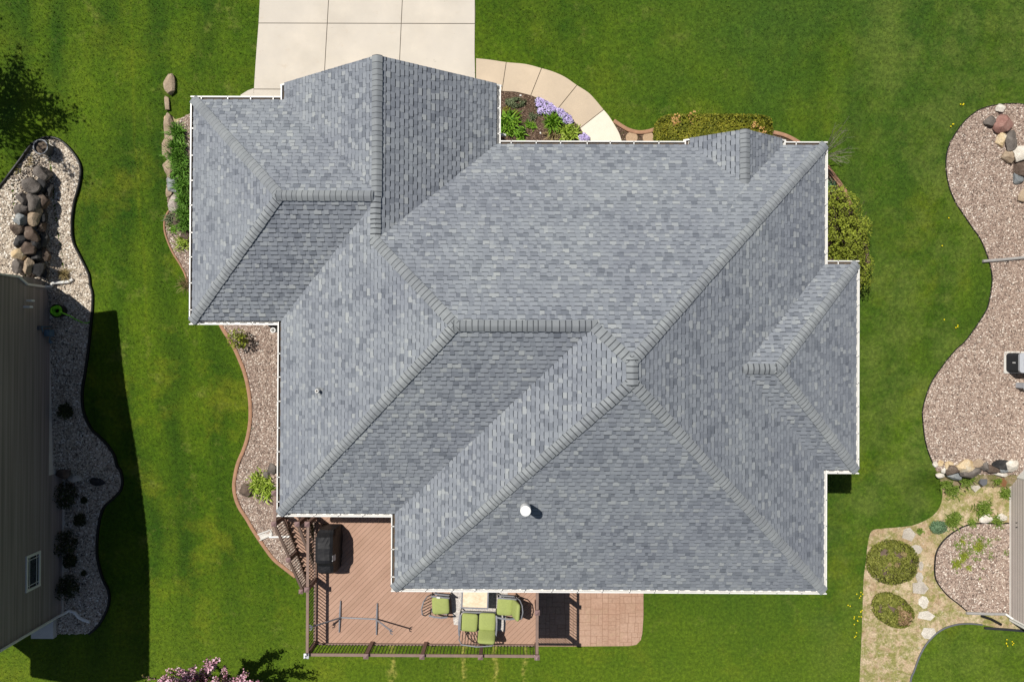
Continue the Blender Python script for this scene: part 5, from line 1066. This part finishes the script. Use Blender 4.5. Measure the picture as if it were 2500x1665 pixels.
phlox([(860, 775, 48), (905, 800, 50), (960, 830, 55), (1010, 855, 55), (1045, 880, 42), (930, 890, 55), (885, 905, 45), (980, 915, 50), (860, 830, 36)], 'largest lavender phlox patch against the walkway', 300)
phlox([(1115, 905, 42), (1150, 925, 45), (1190, 965, 50), (1235, 1000, 52), (1200, 1030, 44), (1265, 1035, 38), (1160, 975, 38)], 'middle lavender phlox patch along the curved walkway', 400)
phlox([(1400, 1245, 38), (1440, 1225, 40), (1475, 1250, 36), (1430, 1275, 40)], 'small lavender phlox patch meeting the roof gutter', 500)
def clumpo(x, y, mat, n, ln, wd, lab, sp=.08, name='perennial', seed=None, cat='plant', up=.8): 
    v = G(x, y); return tag(bladeobj(name, [blades(v, n, ln, wd, sp, up, .9, seed or int(x))], mat), lab, cat)
clumpo(*B3(470, 1060), 'peony', 260, .55, .07, 'tall bright green clump in the corner by the garage gutter', .16)
clumpo(*B3(1045, 1045), 'peony', 260, .42, .055, 'bright green mounded plant beside the lavender phlox', .10, up=1.1)
clumpo(*B3(1250, 1185), 'hosta', 280, .42, .06, 'yellow green hosta in front of the main gutter', .12)
clumpo(*B3(450, 890), 'rustweed', 70, .2, .03, 'small rusty plant nearest the garage spouts', .06); clumpo(*B3(580, 950), 'rustweed', 90, .2, .03, 'rusty brown plant above the tall green clump', .07)
clumpo(*B3(785, 970), 'thyme', 90, .2, .035, 'small dark green plant left of the phlox', .07); clumpo(*B3(730, 1070), 'peony', 90, .19, .03, 'small green plant in mid mulch bed', .06); clumpo(*B3(800, 1095), 'peony', 70, .16, .028, 'smaller green plant just right of its twin', .05)
clumpo(*B3(655, 1135), 'lily', 50, .2, .028, 'sprouting green plant beside the tall clump', .05); clumpo(*B3(1030, 1195), 'straw', 80, .42, .05, 'withered straw and green clump left of the hosta', .08); clumpo(*B3(620, 1225), 'peony', 80, .34, .05, 'low leafy plant against the main gutter', .1)
mb = MB()
for i, (x, y) in enumerate(((632, 702), (645, 1175), (885, 1180))):
    v = G(*B3(x, y)); m_ = MB(); m_.box((v.x, v.y, v.z+.02), (.09, .06, .05), i, taper=.7); tag(m_.build('plant_tag', 'white'), ['white plant tag by the walkway edge', 'white plant tag beside the sprouting plant', 'white plant tag in open mulch'][i], 'plant tag')
# loose shrub and lime hosta in the west bed
v = G(592, 828); sh = empty('shrub', v, 'sparse olive shrub in the corner south of the garage', 'shrub')
leafobj('foliage', [leaves((v.x, v.y, v.z+.45), (.42, .42, .42), 420, .055, .2, seed=8, clump=2.5)], 'bush', sh); mb = MB(); r = random.Random(3)
for k in range(14): a = r.uniform(0, 2*PI); mb.tube([v, v+Vector((.18*math.cos(a), .18*math.sin(a), .35)), v+Vector((.36*math.cos(a), .36*math.sin(a), .7))], .008, 5)
mb.build('stems', 'bark', sh)
clumpo(640, 1178, 'hosta', 300, .46, .07, 'lime variegated hosta among rocks beside the west wall', .2, 'hosta'); clumpo(657, 1200, 'hosta', 130, .36, .06, 'smaller lime hosta touching the deck rail', .1, 'hosta')
clumpo(616, 1040, 'thyme', 14, .15, .02, 'tiny weed in the west gravel bed', .06, 'weed')
# clipped hedge at the front
hx0, hx1, hy0, hy1 = 5.10, 9.28, 6.78, 8.34; hz_ = gz(7, 7.6); hc = ((hx0+hx1)/2, (hy0+hy1)/2, hz_+.62)
hed = empty('hedge', (hc[0], hc[1], hz_), 'clipped golden green yew hedge below the small gable', 'hedge')
mb = MB(); mb.superbox(hc, (hx1-hx0-.22, hy1-hy0-.22, 1.12), (0, 0, 0), .28, 18); mb.build('inner_branches', 'yew', hed, True)
leafobj('foliage', [leaves(hc, ((hx1-hx0)/2, (hy1-hy0)/2, .62), 26000, .045, .93, 0, 6, -.75, 21, .72, 1.7)], 'yew', hed)
sp = [G(1600+a/1, b, 1.22) for a, b in ((95, 283), (55, 290), (48, 296), (243, 305), (262, 318))]
for k, (p, r_) in enumerate(zip(sp, (.17, .12, .12, .1, .1))): leafobj('scorched_patch', [leaves((p.x, p.y, hz_+1.21), (r_*1.5, r_*1.7, .03), 26, .05, .2, .4, 2, -.3, 30+k)], 'yew_tan', hed)
# loose shrub at the east wall
v = G(2068, 590); es = empty('shrub', (v.x, v.y, v.z), 'big loose yellow green shrub against the east wall', 'shrub')
k_ = (CAMZ-v.z-1.2)/FPX; PP = []
for i, (px_, py_, rx, ry, h, n) in enumerate(((2065, 520, 44, 58, 1.3, 1100), (2078, 585, 52, 56, 1.5, 1300), (2070, 640, 60, 50, 1.3, 1000), (2105, 660, 34, 60, 1.0, 700), (2045, 480, 28, 34, 1.0, 400), (2098, 560, 36, 40, 1.1, 600))):
    q = G(px_, py_, h); PP.append(leaves((q.x, q.y, q.z-.25), (rx*k_, ry*k_, .75), int(n*2.0), .048, .25, .0, 3.0, .02, 40+i))
leafobj('foliage', PP, 'bush', es); mb = MB(); r = random.Random(12)
for k in range(110):
    a = G(2058+r.uniform(-12, 14), 590+r.uniform(-60, 60)); b = G(2072+r.uniform(-40, 50), 590+r.uniform(-105, 120), r.uniform(.8, 1.7)); mb.tube([a, (a+b)/2+Vector((r.uniform(-.1, .1), r.uniform(-.1, .1), .15)), b], .017, 5, .006)
mb.build('stems', 'bark', es)
clumpo(2030, 452, 'juniper', 70, .25, .03, 'small blue green plant at the east wall corner', .1)
# bare sapling at the north east corner
v = G(1992, 392); bs = empty('bare_sapling', v, 'leafless grey sapling leaning past the north east gutter', 'sapling'); mb = MB(); r = random.Random(5)
tips = [(2062, 300), (2052, 312), (2070, 330), (2038, 325), (2078, 358), (2086, 372), (2070, 362), (2060, 385), (2072, 398), (2050, 372), (2045, 345), (2057, 342), (2066, 312), (2080, 380), (2058, 398), (2040, 300)]
for k, (a_, b_2) in enumerate(tips):
    e = G(a_, b_2, r.uniform(2.0, 2.7)); m1 = v+(e-v)*.35+Vector((0, 0, .35)); m2 = v+(e-v)*.7+Vector((r.uniform(-.06, .06), r.uniform(-.06, .06), .15)); mb.tube([v, m1, m2, e], .016, 5, .004)
    for j in range(4):
        f = r.uniform(.45, .9); p = m2+(e-m2)*max(0, (f-.7)/.3) if f > .7 else m1+(m2-m1)*((f-.35)/.35); mb.tube([p, p+(e-v)*.12+Vector((r.uniform(-.22, .22), r.uniform(-.22, .22), .05))], .005, 4, .002)
mb.build('branches', 'twig', bs)
# clipped shrubs in the dirt
def clipped(px_, py_, rx, ry, rot, h, mat, lab, seed, dry=None):
    v = G(px_, py_, h*.5); v0 = gz(v.x, v.y); k = (CAMZ-v0-h*.5)/FPX; o = empty('shrub', (v.x, v.y, v0), lab, 'shrub', 'clipped round shrubs in the dirt')
    V, A = leaves((0, 0, 0), (rx*k, ry*k, h*.6), 8500, .050, .62, .1, 3.0, -.14, seed, .05, 1.7); c, s = math.cos(rot), math.sin(rot); X = V[..., 0]*c-V[..., 1]*s; Y = V[..., 0]*s+V[..., 1]*c
    V = np.stack([X+v.x, Y+v.y, V[..., 2]+v0+h*.45], -1); leafobj('foliage', [(V, A)], mat, o)
    mb = MB(); mb.superbox((v.x, v.y, v0+h*.42), (rx*k*1.5, ry*k*1.5, h*.62), (0, 0, rot), .85, 12); mb.build('inner_branches', 'bark', o, True)
    for j, (a, b, r_, m) in enumerate(dry or ()):
        q = G(a, b, h*.9); leafobj('dry_patch', [leaves((q.x, q.y, v0+h*.93), (r_, r_, .12), int(1500*r_), .06, .1, .3, 2, -.35, seed+j)], m, o)
clipped(2181, 1373, 62, 54, 0, .85, 'box', 'larger clipped yellow green round shrub in the dirt', 51, ((2207, 1353, .09, 'straw'), (2188, 1378, .08, 'straw'), (2170, 1376, .07, 'straw')))
clipped(2181, 1490, 53, 38, -.5, .7, 'box', 'smaller clipped round shrub with a browned corner', 52, ((2208, 1507, .32, 'drybush'), (2200, 1498, .2, 'drybush'), (2196, 1483, .07, 'straw')))
mound(2289, 1286, 44, 34, .16, 'juniper', 1500, .04, 'round blue green stonecrop mat in the dirt', 'stonecrop', 'plant', 61, None, None, thr=-.6)
for x, y, s_, lab in ((330, 1185, .45, 'leafy weed at the lawn edge below the retaining row'), (385, 1240, .5, 'leafy weed farther from the lawn edge'), (500, 1150, .55, 'wide green weed under the long grey rock'), (622, 1385, .55, 'tall green weed above the flat white stone'), (385, 1480, .5, 'green weed right of the stonecrop mat'), (415, 1440, .35, 'small green weed above the one by the stonecrop'), (735, 1480, .4, 'green weed between the two flat white stones'), (790, 1265, .4, 'green weed near the siding below the row'), (140, 1555, .25, 'tiny green weed right of the top flagstone'), (540, 1490, .3, 'small green weed on the half round bed edge'), (735, 1165, .3, 'small weed next to the rusty chips')):
    clumpo(2200+x/3.137, 800+y/3.137, 'weedleaf', int(420*s_), s_*.62, .04, lab, s_*.24, 'weed', int(x), 'weed')
for x, y, s_, lab in ((940, 610, .4, 'weed in the upper part of the half round gravel bed'), (825, 580, .25, 'small weed near the top edge of the half round bed'), (840, 680, .4, 'weed in the middle of the half round gravel bed'), (785, 735, .4, 'weed in the left of the half round gravel bed'), (872, 765, .25, 'small weed low in the half round gravel bed')):
    clumpo(2060+x/2.877, 1120+y/2.877, 'bush', int(240*s_), s_*.7, .03, lab, s_*.2, 'weed', int(x), 'weed')
V_, A_ = [], []
r = random.Random(8)
for k in range(46):
    q = G(2060+r.gauss(920, 85)/2.877, 1120+r.gauss(610, 90)/2.877); R_ = r.uniform(.05, .2); L_ = leaves((q.x, q.y, q.z+.03), (R_, R_, .03), int(220*R_)+6, .035, .0, 1.5, 3, -.3, 600+k); V_.append(L_)
tag(leafobj('ground_cover', V_, 'weedleaf'), 'mossy green growth creeping over the half round gravel bed', 'ground cover', None, 'stuff')
v = [G(2060+a/2.877, 1120+b/2.877) for a, b in ((1085, 150), (1120, 135), (1145, 160), (1135, 195), (1095, 190))]; sheet('bark_chips', [(p.x, p.y) for p in v], 'copper', .02, .04, label='rusty bark chips by the pale siding corner', cat='bark chips')
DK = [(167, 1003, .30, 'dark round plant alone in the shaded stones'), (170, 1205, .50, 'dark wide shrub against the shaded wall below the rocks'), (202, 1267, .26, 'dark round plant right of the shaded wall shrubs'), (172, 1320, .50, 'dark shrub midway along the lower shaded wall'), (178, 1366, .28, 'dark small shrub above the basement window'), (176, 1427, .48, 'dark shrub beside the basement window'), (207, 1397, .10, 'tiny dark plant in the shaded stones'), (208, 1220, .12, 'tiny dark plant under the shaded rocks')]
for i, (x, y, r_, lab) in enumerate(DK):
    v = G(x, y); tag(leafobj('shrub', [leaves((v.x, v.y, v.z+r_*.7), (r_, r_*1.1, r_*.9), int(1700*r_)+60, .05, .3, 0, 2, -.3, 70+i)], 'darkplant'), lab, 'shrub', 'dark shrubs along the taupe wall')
clumpo(160, 670, 'straw', 220, .42, .012, 'dry bronze grass tuft beside the white drain spout', .07, 'dry_grass_tuft', 4, 'grass tuft')
clumpo(66, 397, 'straw', 60, .2, .02, 'withered leaves left of the planter', .14, 'withered_plant', 6); clumpo(40, 416, 'rustweed', 50, .16, .02, 'orange weed near the black edging', .06, 'weed', 7, 'weed')
DN = [(2200+a/2.613, 230+b/2.613) for a, b in ((380, 70), (390, 76), (310, 788), (253, 958), (275, 1445), (350, 1485), (318, 195))]+[(2060+a/2.877, 1120+b/2.877) for a, b in ((100, 955), (110, 968), (125, 938), (40, 1022), (58, 1115), (98, 1130), (108, 1115), (65, 1165), (100, 1222), (80, 1232), (118, 1060), (1150, 1262), (1190, 1290), (1130, 1300))]
for i, (x, y) in enumerate(DN):
    v = G(x, y); r = random.Random(i); m_ = MB()
    for j in range(r.choice((1, 2, 3))): m_.lathe((v.x+r.uniform(-.09, .09), v.y+r.uniform(-.09, .09), v.z+.05), [(.01, 0), (.026, .012), (.022, .02), (0, .024)], 8)
    tag(m_.build('dandelion', 'dandelion'), 'yellow dandelion blooming in the turf near the eastern beds', 'dandelion', 'dandelions in the lawn')

# ------------------------------------------------------------ trees that reach or shade the picture
def tree(name, base, h, cr, leafmat, n, size, label, seed, nb=26, blossom=False, cz=None):
    # blossom follows the shoots closely, leaves spread wider
    r = random.Random(seed); b = Vector(base); t = empty(name, b, label, 'tree'); mb = MB(); th = h*.42
    mb.tube([b-Vector((0, 0, .2)), b+Vector((.03, .02, th*.6)), b+Vector((0, 0, th)), b+Vector((.1, .05, h*.7))], .11, 10, .03); PTS = []
    for k in range(nb):
        a = 2*PI*k/nb*1.0+r.uniform(-.3, .3); el = r.uniform(.15, 1.25); L = cr*r.uniform(.75, 1.12)
        p0 = b+Vector((0, 0, th+(h*.3)*r.random())); d = Vector((math.cos(a)*math.cos(el), math.sin(a)*math.cos(el), math.sin(el)*.95)); p1 = p0+d*L*.5+Vector((0, 0, .05)); p2 = p0+d*L+Vector((0, 0, .18*L))
        mb.tube([p0, p1, p2], .035, 6, .008); PTS.append((p0+d*L*.25, p1, p2))
        for j in range(4):
            q0 = p1+(p2-p1)*r.uniform(-.5, .8); d2 = (d+Vector((r.uniform(-.8, .8), r.uniform(-.8, .8), r.uniform(-.1, .7)))).normalized(); q1 = q0+d2*L*r.uniform(.25, .45); mb.tube([q0, q1], .012, 5, .004); PTS.append((q0, (q0+q1)/2, q1))
    tr_ = mb.build('trunk', 'bark', t); V_, A_ = [], []
    q = np.array([[list(p) for p in tri] for tri in PTS]); m = len(q); rr = np.random.RandomState(seed)
    idx = rr.randint(0, m, n); f = rr.uniform(0, 1, n)[:, None]; P = np.where(f < .5, q[idx, 0]+(q[idx, 1]-q[idx, 0])*f*2, q[idx, 1]+(q[idx, 2]-q[idx, 1])*(f*2-1)); P = P+rr.normal(0, .055 if blossom else .17, P.shape)
    nr = rr.normal(size=(n, 3))+np.array([0, 0, .6]); nr /= np.linalg.norm(nr, axis=1)[:, None]; tt_ = np.cross(nr, rr.normal(size=(n, 3))); tt_ /= np.linalg.norm(tt_, axis=1)[:, None]; bb = np.cross(nr, tt_); s_ = size*rr.uniform(.6, 1.4, (n, 1))
    V_ = np.stack([P-tt_*s_*.6, P+bb*s_*.5, P+tt_*s_*.6, P-bb*s_*.5], 1); A_ = np.clip(rr.normal(.5, .24, n), 0, 1)
    k = rr.uniform(size=n) < (.72 if blossom else 2); leafobj('crown', [(V_[k], A_[k])], leafmat, t)
    if blossom: leafobj('leaves', [(V_[~k], A_[~k])], 'maroonleaf', t)
tree('flowering_tree', (-11.85, -13.5, 0), 2.9, 2.5, 'blossom', 26000, .060, 'pink flowering tree at the bottom edge of the lawn', 4, 30, True)
tree('tree', (-21.4, 10.6, 2.6), 6.6, 2.7, 'treeleaf', 7500, .09, 'green tree outside the picture that shades the lawn corner', 9, 34)

# ------------------------------------------------------------ grass blades over the turf
holes = [left_bed, right_bed, dirt_poly, [tuple(p) for p in base], ap, wos+wis[::-1], patio_poly, wb1, wb2, mulch_poly, WALL, [(dx0-.05, dy0+.1), (dx1+.05, dy0+.1), (dx1+.05, -7), (dx0-.05, -7)]]
NBL = 330000
X = rs.uniform(-22.5, 22.5, NBL); Y = rs.uniform(-15.2, 15.2, NBL); ok = np.ones(NBL, bool)
for h in holes: ok &= ~inside(h, X, Y)
X, Y = X[ok], Y[ok]; n = len(X); Zb = zg(X, Y); a = rs.uniform(0, 2*PI, n); hgt = rs.uniform(.025, .07, n); ln_ = rs.uniform(.01, .06, n); wd_ = rs.uniform(.006, .014, n); b2 = rs.uniform(0, 2*PI, n)
P0 = np.stack([X-np.sin(a)*wd_, Y+np.cos(a)*wd_, Zb], 1); P1_ = np.stack([X+np.sin(a)*wd_, Y-np.cos(a)*wd_, Zb], 1); P2_ = np.stack([X+np.cos(b2)*ln_, Y+np.sin(b2)*ln_, Zb+hgt], 1)
tag(npmesh('grass', np.stack([P0, P1_, P2_], 1).reshape(-1, 3), np.arange(n*3).reshape(-1, 3), np.clip(rs.normal(.5, .25, n), 0, 1), 'blade'), 'short green grass blades', 'grass', None, 'stuff')
